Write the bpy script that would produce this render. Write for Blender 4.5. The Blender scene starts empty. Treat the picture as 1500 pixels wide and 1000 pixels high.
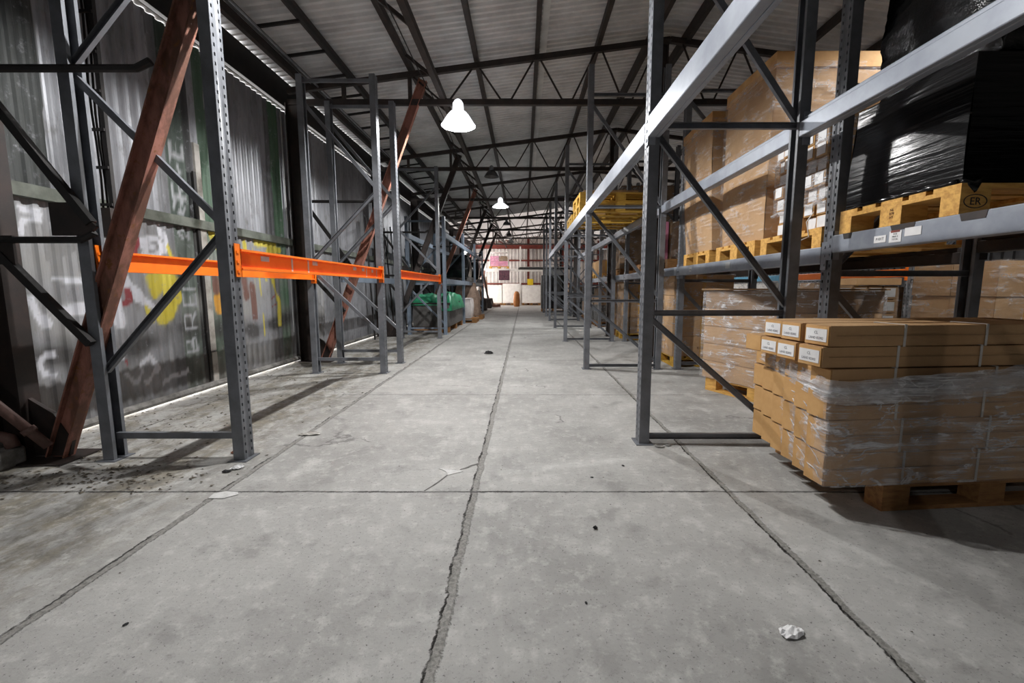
import bpy, math, random
from mathutils import Vector, Matrix, noise
R = math.radians
C = bpy.context.scene.collection
D = bpy.data
random.seed(7)

# ------------------------------------------------------------------ materials
def lin(c):
    return tuple(((v/255)/12.92 if v/255 <= .04045 else ((v/255+.055)/1.055)**2.4) for v in c) + (1,)
class NT:
    def __init__(s, name):
        s.m = D.materials.new(name); s.m.use_nodes = True
        s.t = s.m.node_tree; s.n = s.t.nodes; s.l = s.t.links
        s.b = s.n['Principled BSDF']; s.out = s.n['Material Output']
        s.pos = s.n.new('ShaderNodeNewGeometry').outputs['Position']
        s.tc = s.n.new('ShaderNodeTexCoord').outputs['Object']
    def set(s, sock, v):
        if isinstance(v, bpy.types.NodeSocket): s.l.new(v, sock)
        elif isinstance(v, tuple) and len(v) == 3 and sock.type == 'RGBA': sock.default_value = lin(v)
        else: sock.default_value = v
    def math(s, op, a, b=0.0, c=0.0, clamp=False):
        n = s.n.new('ShaderNodeMath'); n.operation = op; n.use_clamp = clamp
        for i, v in enumerate((a, b, c)): s.set(n.inputs[i], v)
        return n.outputs[0]
    def noise(s, scale, detail=4, rough=.55, co=None, stretch=None, dist=0):
        n = s.n.new('ShaderNodeTexNoise'); n.inputs['Scale'].default_value = scale
        n.inputs['Detail'].default_value = detail; n.inputs['Roughness'].default_value = rough
        n.inputs['Distortion'].default_value = dist
        co = co or s.pos
        if stretch:
            mp = s.n.new('ShaderNodeMapping'); mp.inputs['Scale'].default_value = stretch
            s.l.new(co, mp.inputs['Vector']); co = mp.outputs[0]
        s.l.new(co, n.inputs['Vector']); return n.outputs['Fac']
    def ramp(s, f, lo, hi, a=0.0, b=1.0):
        n = s.n.new('ShaderNodeMapRange'); n.interpolation_type = 'SMOOTHSTEP'
        for i, v in enumerate((f, lo, hi, a, b)): s.set(n.inputs[i], v)
        return n.outputs[0]
    def mix(s, f, a, b, mode='MIX'):
        n = s.n.new('ShaderNodeMix'); n.data_type = 'RGBA'; n.blend_type = mode
        s.set(n.inputs[0], f); s.set(n.inputs[6], a); s.set(n.inputs[7], b)
        return n.outputs[2]
    def bump(s, h, strength=.3, dist=.01):
        n = s.n.new('ShaderNodeBump'); n.inputs['Strength'].default_value = strength
        n.inputs['Distance'].default_value = dist; s.l.new(h, n.inputs['Height'])
        s.l.new(n.outputs[0], s.b.inputs['Normal']); return n.outputs[0]
    def sep(s):
        n = s.n.new('ShaderNodeSeparateXYZ'); s.l.new(s.pos, n.inputs[0]); return n.outputs
    def base(s, c, rough=.6, metal=0.0):
        s.set(s.b.inputs['Base Color'], c); s.set(s.b.inputs['Roughness'], rough); s.set(s.b.inputs['Metallic'], metal)
        return s

def simple(name, c, c2=None, rough=.6, metal=0.0, scale=6, bump=0.0, lo=.35, hi=.7, co='pos', stretch=None, r2=None):
    t = NT(name)
    cc = t.tc if co == 'obj' else t.pos
    f = t.ramp(t.noise(scale, 6, .62, cc, stretch), lo, hi)
    t.base(t.mix(f, c, c2 or tuple(int(v*.8) for v in c)), rough, metal)
    if r2 is not None: t.set(t.b.inputs['Roughness'], t.ramp(f, 0, 1, rough, r2))
    if bump: t.bump(t.noise(scale*6, 4, .6, cc, stretch), bump, .006)
    return t.m

M = {}
M['grey_paint'] = simple('grey_rack_paint', (118,121,127), (98,101,106), .42, .2, 7)
M['beam_grey'] = simple('grey_beam_paint', (150,156,166), (128,134,146), .4, .2, 4)
M['blue_paint'] = simple('blue_grey_paint', (124,137,152), (104,116,130), .45, .1, 4)
M['orange'] = simple('orange_paint', (252,126,26), (240,112,20), .42, 0, 5)
M['galv'] = simple('galvanised_steel', (150,153,158), (120,123,128), .4, .7, 9)
M['dark_steel'] = simple('dark_painted_steel', (34,28,26), (50,38,34), .6, .1, 8)
M['black_steel'] = simple('black_steel', (24,22,22), (36,32,31), .6, .1, 8)
M['truss'] = simple('dark_brown_steel', (44,39,37), (62,52,48), .6, .1, 8)
M['rust_red'] = simple('red_oxide_steel', (128,52,38), (96,38,30), .6, 0, 8)
M['wood'] = simple('pine_wood', (220,172,92), (186,136,66), .75, 0, 3, .2, co='obj', stretch=(3,14,14))
M['wood_dark'] = simple('brown_wood', (150,108,62), (120,82,46), .8, 0, 3, .2, co='obj', stretch=(3,14,14))
M['wood_yellow'] = simple('yellow_painted_wood', (192,152,56), (164,124,42), .7, 0, 3, .2, co='obj', stretch=(3,14,14))
M['card'] = simple('brown_cardboard', (184,148,106), (166,130,90), .8, 0, 2.5, .05, co='obj')
M['card_dark'] = simple('dull_cardboard', (146,116,84), (124,98,70), .8, 0, 2.5, .05, co='obj')
M['card_orange'] = simple('tan_carton_end', (198,156,102), (178,134,78), .75, 0, 5, .05, co='obj')
M['paper'] = simple('white_paper', (228,228,228), (214,214,216), .7, 0, 8)
M['ink'] = simple('black_ink', (40,40,44), (30,30,34), .7)
M['ink_grey'] = simple('grey_ink', (120,120,126), (100,100,106), .7)
M['stencil'] = simple('brown_stencil_ink', (96,62,34), (80,50,28), .8)
M['tape'] = simple('yellow_brown_tape', (196,150,60), (178,130,48), .3)
M['strap'] = simple('white_plastic_strap', (196,192,186), (176,172,166), .4)
M['white'] = simple('white_board', (236,232,226), (222,216,210), .6)
M['conc'] = simple('grey_concrete', (140,138,134), (100,98,95), .9, 0, 12, .5)
M['rag'] = simple('black_rag', (20,20,22), (34,34,36), .8, 0, 20, .4)
M['green'] = simple('green_tarpaulin', (58,158,116), (40,128,92), .45, 0, 5, .3)
M['sack'] = simple('beige_sack', (150,128,112), (120,100,86), .8, 0, 7, .4)
M['grey_box'] = simple('grey_crate', (92,90,88), (70,68,66), .7, 0, 7, .2)
M['light_grey'] = simple('pale_grey_paint', (186,186,186), (164,166,166), .5, 0, 5)
M['pink'] = simple('pink_carton', (226,150,176), (206,128,156), .6, 0, 5)
M['yellow'] = simple('yellow_sign', (236,206,40), (226,190,30), .5, 0, 5)
M['litter'] = simple('dirt_litter', (108,100,88), (74,69,62), .95, 0, 40)
M['pipe_pink'] = simple('dusty_red_pipe', (112,84,78), (88,66,60), .55, .1, 12)

def rusty():
    t = NT('rusty_red_steel')
    n1 = t.ramp(t.noise(6, 8, .65, stretch=(1,1,.35)), .42, .6)
    n2 = t.ramp(t.noise(22, 6, .7), .55, .7)
    c = t.mix(n1, (160,108,94), (106,72,58))
    c = t.mix(n2, c, (128,84,44))
    t.base(c, .75, .05); t.bump(t.noise(60, 6, .7), .4, .004); return t.m
M['rust'] = rusty()

def film(name, base, var, tint=(1,1,1,1), rough=.18, stretch=(3,3,40), bs=.9, cr=.5):
    t = NT(name)
    n1 = t.noise(1.6, 5, .65, t.tc, stretch); n2 = t.noise(5, 4, .6, t.tc, (1,1,2.5))
    tr = t.n.new('ShaderNodeBsdfTransparent'); tr.inputs[0].default_value = tint
    gl = t.b; t.base((235,235,238), rough, 0.0); gl.inputs['Specular IOR Level'].default_value = .9
    t.bump(t.math('ADD', n1, t.math('MULTIPLY', n2, .6)), bs, .02)
    f = t.math('ADD', t.math('MULTIPLY', t.ramp(t.math('MULTIPLY', n1, n2), .23, .38), var), base, clamp=True)
    rg_ = t.math('SUBTRACT', 1.0, t.math('ABSOLUTE', t.math('SUBTRACT', t.math('MULTIPLY', t.noise(4.5, 3, .5, t.tc, (1,1,2.2), 1.2), 2.0), 1.0)))
    f = t.math('ADD', f, t.math('MULTIPLY', t.ramp(rg_, .93, .99), t.math('MULTIPLY', t.ramp(n2, .42, .6), cr)), clamp=True)  # thin whitish crinkle highlights painted into the film's opacity
    mx = t.n.new('ShaderNodeMixShader'); t.l.new(f, mx.inputs[0]); t.l.new(tr.outputs[0], mx.inputs[1]); t.l.new(gl.outputs[0], mx.inputs[2])
    t.l.new(mx.outputs[0], t.out.inputs[0]); return t.m
M['film'] = film('clear_stretch_film', .11, .45, stretch=(.8,.8,62), cr=.5)
M['film_thick'] = film('gathered_stretch_film', .34, .6, stretch=(2.2,2.2,70))
M['film_light'] = film('thin_stretch_film', .05, .25, stretch=(1.4,1.4,26), cr=.3)

def blackfilm():
    t = NT('black_stretch_film')
    n1 = t.noise(1.4, 4, .55, t.tc, (1.2,1.2,22)); n2 = t.noise(6, 5, .6, t.tc)
    t.base((7,7,8), .2, 0.0); t.b.inputs['Specular IOR Level'].default_value = .4
    t.bump(t.math('ADD', n1, t.math('MULTIPLY', n2, .2)), .24, .02); return t.m
M['black_film'] = blackfilm()
def blackcrumple():
    t = NT('crumpled_black_film')
    n2 = t.noise(9, 6, .62, t.tc)
    t.base((8,8,9), .2, 0.0); t.bump(n2, .6, .02); return t.m
M['black_crumple'] = blackcrumple()

def floor_mat():
    t = NT('worn_concrete_floor')
    xyz = t.sep(); x, y = xyz[0], xyz[1]
    wob = t.math('SUBTRACT', t.noise(5, 5, .7), .5)
    wob2 = t.math('SUBTRACT', t.noise(40, 3, .7), .5)
    def joint(co, at, w, amp=.05):
        d = t.math('ABSOLUTE', t.math('SUBTRACT', t.math('ADD', co, t.math('ADD', t.math('MULTIPLY', wob, amp), t.math('MULTIPLY', wob2, .012))), at))
        return t.ramp(d, w*.55, w, 1.0, 0.0)
    j = None
    for xi, w in ((-1.645,.021), (-.265,.022), (1.12,.021), (2.5,.02), (-3.03,.012)):
        k = joint(x, xi, w); j = k if j is None else t.math('MAXIMUM', j, k)
    thin = None
    for yi, w in ((2.27,.010), (4.46,.007), (6.66,.006), (9.96,.012), (12.2,.01), (14.4,.01), (.07,.012)):
        k = joint(y, yi, w, .03); thin = k if thin is None else t.math('MAXIMUM', thin, k)
    big = t.noise(.9, 5, .6); mid = t.noise(3.2, 7, .65); fine = t.noise(38, 6, .75); sp = t.noise(95, 3, .6)
    c = t.mix(t.ramp(big, .35, .68), (172,171,168), (146,145,142))
    c = t.mix(t.math('MULTIPLY', t.ramp(mid, .52, .7), .6), c, (200,199,196))
    c = t.mix(t.math('MULTIPLY', t.ramp(mid, .47, .33), .5), c, (118,117,114))
    c = t.mix(t.math('MULTIPLY', t.ramp(fine, .52, .75), .5), c, (96,95,92))
    c = t.mix(t.math('MULTIPLY', t.ramp(sp, .62, .70), .8), c, (66,64,62))
    # trodden dirt lying under the left hand racking, by the wall
    dirt = t.math('MULTIPLY', t.ramp(x, -1.5, -2.1), t.ramp(t.noise(2.6, 9, .78, stretch=(1.5,.7,1)), .40, .58))
    c = t.mix(t.math('MULTIPLY', dirt, .8), c, t.mix(t.ramp(t.noise(9, 5, .7), .4, .6), (84,79,68), (116,108,90)))
    # a few cracks
    cr = t.n.new('ShaderNodeTexVoronoi'); cr.feature = 'DISTANCE_TO_EDGE'; cr.inputs['Scale'].default_value = .55
    mp = t.n.new('ShaderNodeMapping'); mp.inputs['Location'].default_value = (3.3,1.7,0)
    add = t.n.new('ShaderNodeVectorMath'); add.operation = 'ADD'
    nz = t.n.new('ShaderNodeTexNoise'); nz.inputs['Scale'].default_value = 3; nz.inputs['Detail'].default_value = 6
    sc = t.n.new('ShaderNodeVectorMath'); sc.operation = 'SCALE'; sc.inputs['Scale'].default_value = .5
    t.l.new(t.pos, nz.inputs['Vector']); t.l.new(nz.outputs['Color'], sc.inputs[0]); t.l.new(t.pos, add.inputs[0]); t.l.new(sc.outputs[0], add.inputs[1])
    t.l.new(add.outputs[0], mp.inputs[0]); t.l.new(mp.outputs[0], cr.inputs['Vector'])
    crk = t.math('MULTIPLY', t.ramp(cr.outputs['Distance'], .003, .006, 1.0, 0.0), t.ramp(t.noise(.8, 2), .56, .6))
    c = t.mix(t.math('MULTIPLY', crk, .55), c, (74,72,70))
    jc = t.mix(t.ramp(t.noise(60, 5, .8), .35, .65), (104,103,99), (150,148,143))
    c = t.mix(t.math('MULTIPLY', t.ramp(t.noise(13, 7, .75), .5, .66), .4), c, (206,205,201))
    c = t.mix(j, c, jc)
    edge = None
    for xi in (-1.663, -.284, 1.103):
        k = joint(x, xi, .007); edge = k if edge is None else t.math('MAXIMUM', edge, k)
    c = t.mix(t.math('MULTIPLY', edge, t.ramp(t.noise(7, 5, .7), .42, .55)), c, (48,46,44))
    c = t.mix(t.math('MULTIPLY', thin, t.ramp(t.noise(3, 4, .7), .35, .6, .45, 1.0)), c, (58,56,54))
    t.base(c, .72, 0.0)
    t.set(t.b.inputs['Roughness'], t.ramp(mid, .3, .7, .62, .85))
    h = t.math('SUBTRACT', t.math('MULTIPLY', fine, .35), t.math('MULTIPLY', t.math('MAXIMUM', j, thin), 1.4))
    t.bump(h, .7, .012); return t.m
M['floor'] = floor_mat()

def wall_mat():
    t = NT('painted_galvanised_sheet')
    at = t.n.new('ShaderNodeAttribute'); at.attribute_name = 'paint'
    g = t.mix(t.ramp(t.noise(3, 6, .6, stretch=(1,1,.3)), .35, .7), (158,160,166), (122,124,128))
    g = t.mix(t.math('MULTIPLY', t.ramp(t.noise(9, 6, .7, stretch=(1,1.6,.5)), .5, .72), .6), g, (92,90,86))
    a = at.outputs['Alpha']
    a2 = t.math('MULTIPLY', a, t.ramp(t.noise(14, 6, .7), .22, .45), clamp=True)
    t.base(t.mix(a2, g, at.outputs['Color']), .4, 0.0)
    t.set(t.b.inputs['Metallic'], t.math('MULTIPLY', t.math('SUBTRACT', 1.0, a2, clamp=True), .25))
    t.set(t.b.inputs['Roughness'], t.math('ADD', .46, t.math('MULTIPLY', a2, .2)))
    t.bump(t.noise(30, 4, .6), .12, .005); return t.m
M['wall'] = wall_mat()
M['sheet_plain'] = simple('grey_cladding_sheet', (104,104,106), (78,78,80), .5, .3, 3)
M['roof_sheet'] = simple('dusty_roof_sheet', (224,225,226), (196,197,198), .7, 0, 2.2)
M['end_sheet'] = simple('pale_end_cladding', (232,226,220), (206,198,192), .6, 0, 2)
M['slot'] = simple('dark_sheet_groove', (104,94,94), (80,72,74), .7)
def rooflight():
    t = NT('translucent_rooflight'); t.base((238,232,226), .6)
    tl = t.n.new('ShaderNodeBsdfTranslucent'); tl.inputs[0].default_value = (.135,.125,.12,1)
    mx = t.n.new('ShaderNodeMixShader'); mx.inputs[0].default_value = .75
    t.l.new(t.b.outputs[0], mx.inputs[1]); t.l.new(tl.outputs[0], mx.inputs[2]); t.l.new(mx.outputs[0], t.out.inputs[0]); return t.m
M['rooflight'] = rooflight()
def acrylic():
    t = NT('acrylic_lamp_shade'); t.base((176,176,180), .35); t.b.inputs['Emission Color'].default_value = (.93,.95,1,1); t.b.inputs['Emission Strength'].default_value = .9
    tl = t.n.new('ShaderNodeBsdfTranslucent'); tl.inputs[0].default_value = (.92,.93,1,1)
    mx = t.n.new('ShaderNodeMixShader'); mx.inputs[0].default_value = .03
    t.l.new(t.b.outputs[0], mx.inputs[1]); t.l.new(tl.outputs[0], mx.inputs[2]); t.l.new(mx.outputs[0], t.out.inputs[0]); return t.m
M['acrylic'] = acrylic()
def bulb(name, st):
    t = NT(name); t.base((250,250,255), .4); t.b.inputs['Emission Color'].default_value = (.95,.97,1,1)
    t.b.inputs['Emission Strength'].default_value = st; return t.m
M['bulb_lit'] = bulb('lit_lamp_bulb', 60); M['bulb_off'] = simple('unlit_glass_bulb', (190,190,190), None, .2)
M['shade_off'] = simple('grey_enamel_shade', (96,96,96), (74,74,74), .4)

# ------------------------------------------------------------------ mesh tools
class MB:
    def __init__(s): s.v = []; s.f = []; s.mi = []; s.cur = 0; s.smooth = False
    def add(s, vs, fs):
        o = len(s.v); s.v += [tuple(v) for v in vs]
        for f in fs: s.f.append(tuple(o+i for i in f)); s.mi.append(s.cur)
        return s
    def box(s, x0, x1, y0, y1, z0, z1):
        return s.add([(x0,y0,z0),(x1,y0,z0),(x1,y1,z0),(x0,y1,z0),(x0,y0,z1),(x1,y0,z1),(x1,y1,z1),(x0,y1,z1)],
            [(0,3,2,1),(4,5,6,7),(0,1,5,4),(1,2,6,5),(2,3,7,6),(3,0,4,7)])
    def sweep(s, prof, p0, p1, up=(0,0,1), closed=True):
        # prism of a 2-D outline (a along side, b along up) from p0 to p1
        p0, p1 = Vector(p0), Vector(p1); d = (p1-p0).normalized(); u = Vector(up)
        if abs(d.dot(u)) > .98: u = Vector((0,1,0))
        side = d.cross(u).normalized(); u = side.cross(d).normalized()
        n = len(prof); vs = [p0+side*a+u*b for a, b in prof]+[p1+side*a+u*b for a, b in prof]
        fs = [(i,(i+1)%n,n+(i+1)%n,n+i) for i in range(n if closed else n-1)]
        if closed: fs += [tuple(reversed(range(n))), tuple(range(n,2*n))]
        return s.add(vs, fs)
    def bar(s, p0, p1, w, h, up=(0,0,1)):
        a, b = w/2, h/2; return s.sweep([(-a,-b),(a,-b),(a,b),(-a,b)], p0, p1, up)
    def chan(s, p0, p1, w, h, t=.004, up=(0,0,1), flip=1):
        # C channel: web h tall, flanges w wide to one side
        q = [(0,-h/2),(flip*w,-h/2),(flip*w,-h/2+t),(flip*t,-h/2+t),(flip*t,h/2-t),(flip*w,h/2-t),(flip*w,h/2),(0,h/2)]
        return s.sweep(q, p0, p1, up)
    def ibar(s, p0, p1, b, h, t=.008, up=(0,0,1)):
        B, H = b/2, h/2
        q = [(-B,-H),(B,-H),(B,-H+t),(t/2,-H+t),(t/2,H-t),(B,H-t),(B,H),(-B,H),(-B,H-t),(-t/2,H-t),(-t/2,-H+t),(-B,-H+t)]
        return s.sweep(q, p0, p1, up)
    def tube(s, pts, r, n=10, cap=True):
        pts = [Vector(p) for p in pts]; vs = []
        prev = None
        for i, p in enumerate(pts):
            d = (pts[min(i+1,len(pts)-1)]-pts[max(i-1,0)]).normalized()
            a = d.cross(Vector((0,0,1)) if abs(d.z) < .95 else Vector((1,0,0))).normalized() if prev is None else (prev-d*prev.dot(d)).normalized()
            prev = a; b = d.cross(a); rr = r[i] if isinstance(r,(list,tuple)) else r
            vs += [p+(a*math.cos(2*math.pi*k/n)+b*math.sin(2*math.pi*k/n))*rr for k in range(n)]
        fs = [(i*n+k,i*n+(k+1)%n,(i+1)*n+(k+1)%n,(i+1)*n+k) for i in range(len(pts)-1) for k in range(n)]
        if cap: fs += [tuple(reversed(range(n))), tuple(range((len(pts)-1)*n,len(pts)*n))]
        return s.add(vs, fs)
    def lathe(s, prof, n=28, c=(0,0,0)):
        vs = [(c[0]+r*math.cos(2*math.pi*k/n), c[1]+r*math.sin(2*math.pi*k/n), c[2]+z) for r, z in prof for k in range(n)]
        return s.add(vs, [(i*n+k,i*n+(k+1)%n,(i+1)*n+(k+1)%n,(i+1)*n+k) for i in range(len(prof)-1) for k in range(n)])
    def prism(s, poly, axis, a, b):
        def P(u, v, w): return {'x':(w,u,v),'y':(u,w,v),'z':(u,v,w)}[axis]
        n = len(poly); vs = [P(u,v,a) for u, v in poly]+[P(u,v,b) for u, v in poly]
        return s.add(vs, [(i,(i+1)%n,n+(i+1)%n,n+i) for i in range(n)]+[tuple(reversed(range(n))), tuple(range(n,2*n))])
    def build(s, name, mat, parent=None, loc=None, label=None, bevel=0, smooth=None):
        me = D.meshes.new(name); me.from_pydata(s.v, [], s.f)
        for m in (mat if isinstance(mat, (list,tuple)) else [mat]): me.materials.append(m)
        if any(s.mi): me.polygons.foreach_set('material_index', s.mi)
        if smooth or s.smooth: me.polygons.foreach_set('use_smooth', [True]*len(me.polygons))
        me.update()
        o = D.objects.new(name, me); C.objects.link(o)
        if parent: o.parent = parent
        if loc: o.location = loc
        if label: o['label'] = label
        if bevel:
            b = o.modifiers.new('bevel','BEVEL'); b.width = bevel; b.segments = 2; b.limit_method = 'ANGLE'
        return o

def tag(o, label, cat, group=None, kind=None):
    o['label'] = label; o['category'] = cat
    if group: o['group'] = group
    if kind: o['kind'] = kind
    return o
def thing(name, label, cat, loc=(0,0,0), rz=0, group=None):
    o = D.objects.new(name, None); C.objects.link(o); o.empty_display_size = .1
    o.location = loc; o.rotation_euler = (0,0,rz)
    return tag(o, label, cat, group)
def struct(name, mb, mat):
    o = mb.build(name, mat); o['kind'] = 'structure'; return o
def kids(o): return [c for c in list(o.children)]
def dup(o, loc=None, rz=None, label=None, group=None, parent=None):
    c = o.copy(); C.objects.link(c)
    if parent: c.parent = parent
    if loc is not None: c.location = loc
    if rz is not None: c.rotation_euler = (0,0,rz)
    if label: c['label'] = label
    if group: c['group'] = group
    for ch in kids(o): dup(ch, parent=c)
    return c
_tc = {}
def lettering(text, size, mat, parent, loc, rot, name='lettering'):
    key = (text, size)
    if key not in _tc:
        cu = D.curves.new('t','FONT'); cu.body = text; cu.size = size; cu.align_x = 'CENTER'; cu.align_y = 'CENTER'; cu.extrude = .0004; cu.resolution_u = 2
        to = D.objects.new('t', cu); C.objects.link(to); bpy.context.view_layer.update()
        me = D.meshes.new_from_object(to.evaluated_get(bpy.context.evaluated_depsgraph_get()))
        D.objects.remove(to); D.curves.remove(cu); _tc[key] = me
    me = _tc[key].copy(); me.materials.clear(); me.materials.append(mat)
    o = D.objects.new(name, me); C.objects.link(o); o.parent = parent; o.location = loc; o.rotation_euler = rot
    return o
FACE_NEGX = (R(90),0,R(-90))     # text standing up, read from the -X side
FACE_NEGY = (R(90),0,0)

# ------------------------------------------------------------------ setting
ZE, SL, XR, XW, XE = 4.06, .125, 2.05, -3.45, 9.0     # eave height, slope, ridge x, left wall, right wall
YB, YF = -7.0, 30.0
def roofz(x): return ZE+SL*(x-XW) if x < XR else ZE+SL*(XR-XW)-SL*(x-XR)

fl = MB(); fl.add([(XW-.04,YB,0),(XE+.2,YB,0),(XE+.2,YF+.3,0),(XW-.04,YF+.3,0),(XW-.04,YB,-.2),(XE+.2,YB,-.2),(XE+.2,YF+.3,-.2),(XW-.04,YF+.3,-.2)],
    [(0,1,2,3),(7,6,5,4),(0,4,5,1),(1,5,6,2),(2,6,7,3),(3,7,4,0)])
struct('floor', fl, M['floor'])

# roof sheets: ribs run down the slope
def roof():
    mb = MB(); prof = []
    y = YB; P = .112
    while y < YF:
        for dy, dz in ((0,0),(.04,0),(.05,.034),(.09,.034)): prof.append((y+dy, dz))
        y += P*1.0
    xs = [XW-.45, XR, XE+.45]
    n = len(prof)
    vs = []
    for x in xs: vs += [(x, yy, roofz(x)+dz) for yy, dz in prof]
    mb.v = vs
    for k in range(2):
        for i in range(n-1):
            mb.f.append((k*n+i, k*n+i+1, (k+1)*n+i+1, (k+1)*n+i)); mb.mi.append(1 if prof[i][0] > 20.4 else 0)
    return struct('ceiling', mb, [M['roof_sheet'], M['rooflight']])
roof()
# lapped seam of the sheets, a flat strip on the underside
mb = MB(); 
for xa in (.33,): mb.add([(xa-.09,YB,roofz(xa-.09)-.004),(xa,YB,roofz(xa)-.004),(xa,20.3,roofz(xa)-.004),(xa-.09,20.3,roofz(xa-.09)-.004),(xa-.09,YB,roofz(xa-.09)-.001),(xa,YB,roofz(xa)-.001),(xa,20.3,roofz(xa)-.001),(xa-.09,20.3,roofz(xa-.09)-.001)],
    [(0,3,2,1),(4,5,6,7),(0,1,5,4),(1,2,6,5),(2,3,7,6),(3,0,4,7)])
struct('trim_1', mb, M['roof_sheet'])

# left wall: corrugated sheet in two lifts, with spray paint
PITCH = .112
def wprof(y):
    t = (y/PITCH) % 1
    k = t/.2 if t < .2 else 1 if t < .5 else (.7-t)/.2 if t < .7 else 0
    return .02*k
STROKES = [('w',.06,[(3.08,1.65),(3.2,1.63)]),('w',.05,[(3.06,1.48),(3.08,1.56),(3.2,1.59)]),('w',.05,[(3.28,1.56),(3.42,1.58)]),('w',.05,[(3.26,1.17),(3.45,1.15)]),('w',.11,[(3.28,.93),(3.45,.94)]),('w',.08,[(3.07,1.02),(3.1,.92),(3.15,.85)]),('w',.055,[(3.16,.62),(3.09,.6),(3.07,.55),(3.09,.49),(3.15,.47)]),('w',.13,[(3.71,1.0),(3.74,.81)]),('w',.09,[(3.81,1.19),(3.88,1.05),(4.02,.95)]),('w',.08,[(4.04,1.49),(4.13,1.48)]),('w',.07,[(4.01,1.53),(4.18,1.56),(4.29,1.48),(4.16,1.4),(4.05,1.41)]),('w',.1,[(3.68,1.07),(3.75,.85)]),('w',.07,[(3.86,1.14),(4.05,.95),(4.21,.82)]),('w',.07,[(4.23,1.66),(4.31,1.54),(4.22,1.45)]),('w',.05,[(3.87,.4),(3.99,.49),(4.07,.35),(3.93,.25)]),('w',.05,[(4.11,.19),(4.2,.25),(4.33,.23),(4.42,.27)]),('w',.05,[(3.73,.36),(3.82,.27),(3.9,.35)]),('w',.06,[(3.82,1.54),(3.82,1.46)]),
('y',.2,[(4.19,1.18),(4.3,1.18),(4.28,.92),(4.19,.84)]),('y',.12,[(4.09,1.19),(4.11,1.05)]),('y',.07,[(4.32,1.49),(4.35,1.38)]),('y',.05,[(4.01,.93),(4.05,.81)]),('y',.09,[(4.94,1.71),(5.01,1.56)]),('y',.12,[(5.76,1.68),(6.14,1.71)]),('y',.1,[(5.99,1.59),(6.26,1.63)]),('y',.06,[(5.76,1.23),(5.78,1.01)]),('y',.07,[(6.06,1.26),(6.12,1.03),(6.19,.91),(6.17,.6)]),('y',.05,[(5.8,.75),(5.8,.49)]),('o',.13,[(4.96,.98),(4.97,.87)]),('o',.08,[(5.09,.72),(5.1,.62)]),
('r',.08,[(3.92,1.4),(3.94,1.49)]),('r',.05,[(3.94,1.51),(3.99,1.55),(3.99,1.48),(3.95,1.46)]),('r',.06,[(3.83,1.07),(3.85,1.01),(3.8,.97)]),('r',.035,[(3.78,1.15),(3.78,1.09)]),('r',.03,[(3.75,1.23),(3.79,1.2)]),('r',.02,[(3.73,.49),(3.75,.43)]),('r',.02,[(6.01,.93),(6.12,1.04)]),('r',.02,[(6.01,.84),(6.09,.88)]),('b',.13,[(5.58,1.12),(5.62,.75)]),('b',.1,[(4.93,1.19),(4.94,1.08)]),
('y',.15,[(4.12,1.1),(4.28,1.24),(4.36,1.02),(4.24,.88)]),('w',.05,[(3.62,1.5),(3.7,1.62),(3.78,1.5),(3.7,1.4),(3.62,1.48)]),('w',.045,[(3.9,1.66),(4.0,1.6),(3.92,1.5)]),('b',.12,[(5.42,1.5),(5.46,1.0)]),('y',.05,[(5.5,1.66),(5.52,1.3)]),('y',.04,[(5.66,1.6),(5.67,1.1)]),('y',.05,[(5.9,1.5),(5.92,1.2)]),('w',.05,[(3.55,.5),(3.62,.62),(3.7,.5)]),('w',.06,[(3.52,1.1),(3.5,.9),(3.58,.8)]),('w',.03,[(3.78,1.3),(3.88,1.36),(3.86,1.28),(3.96,1.33)])]
# upright spray lettering on the dark sheet: glyph strokes, a runs up the wall, b runs from the letter's foot (far) to its head (near)
GLY = {'B':[[(0,0),(0,1),(.6,.95),(.55,.55),(0,.5),(.7,.45),(.65,.05),(0,0)]],'R':[[(0,0),(0,1),(.7,.95),(.65,.5),(0,.48),(.75,0)]],'E':[[(.7,0),(0,0),(0,1),(.7,1)],[(0,.5),(.6,.5)]],'F':[[(0,0),(0,1),(.7,1)],[(0,.5),(.6,.5)]],'G':[[(.75,.85),(.4,1),(0,.6),(.1,.1),(.5,0),(.75,.2),(.7,.45),(.4,.45)]],'A':[[(0,0),(.4,1),(.8,0)],[(.15,.4),(.65,.4)]],'V':[[(0,1),(.4,0),(.8,1)]],'2':[[(0,.8),(.4,1),(.7,.7),(0,0),(.8,0)]]}
for ch, z0, hgt, y0, y1 in (('B',.44,.2,4.44,4.59),('R',.69,.2,4.45,4.6),('E',.92,.17,4.46,4.61),('F',1.1,.14,4.47,4.61),('2',1.6,.14,4.48,4.6),('G',1.84,.15,4.46,4.6),('R',2.01,.16,4.46,4.61),('V',2.2,.18,4.47,4.61),('E',2.41,.15,4.48,4.62)):
    for st in GLY[ch]: STROKES.append(('v', .024, [(y1-(y1-y0)*b, z0+hgt*a) for a, b in st]))
PAINT = {'v':(150,152,156),'w':(206,208,216),'y':(200,184,52),'o':(200,140,36),'r':(136,40,44),'b':(104,66,54)}
def seg_d(p, a, b):
    ax, ay = a; bx, by = b; dx, dy = bx-ax, by-ay; L = dx*dx+dy*dy
    t = 0 if L == 0 else max(0,min(1,((p[0]-ax)*dx+(p[1]-ay)*dy)/L))
    return math.hypot(p[0]-ax-t*dx, p[1]-ay-t*dy)
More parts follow.
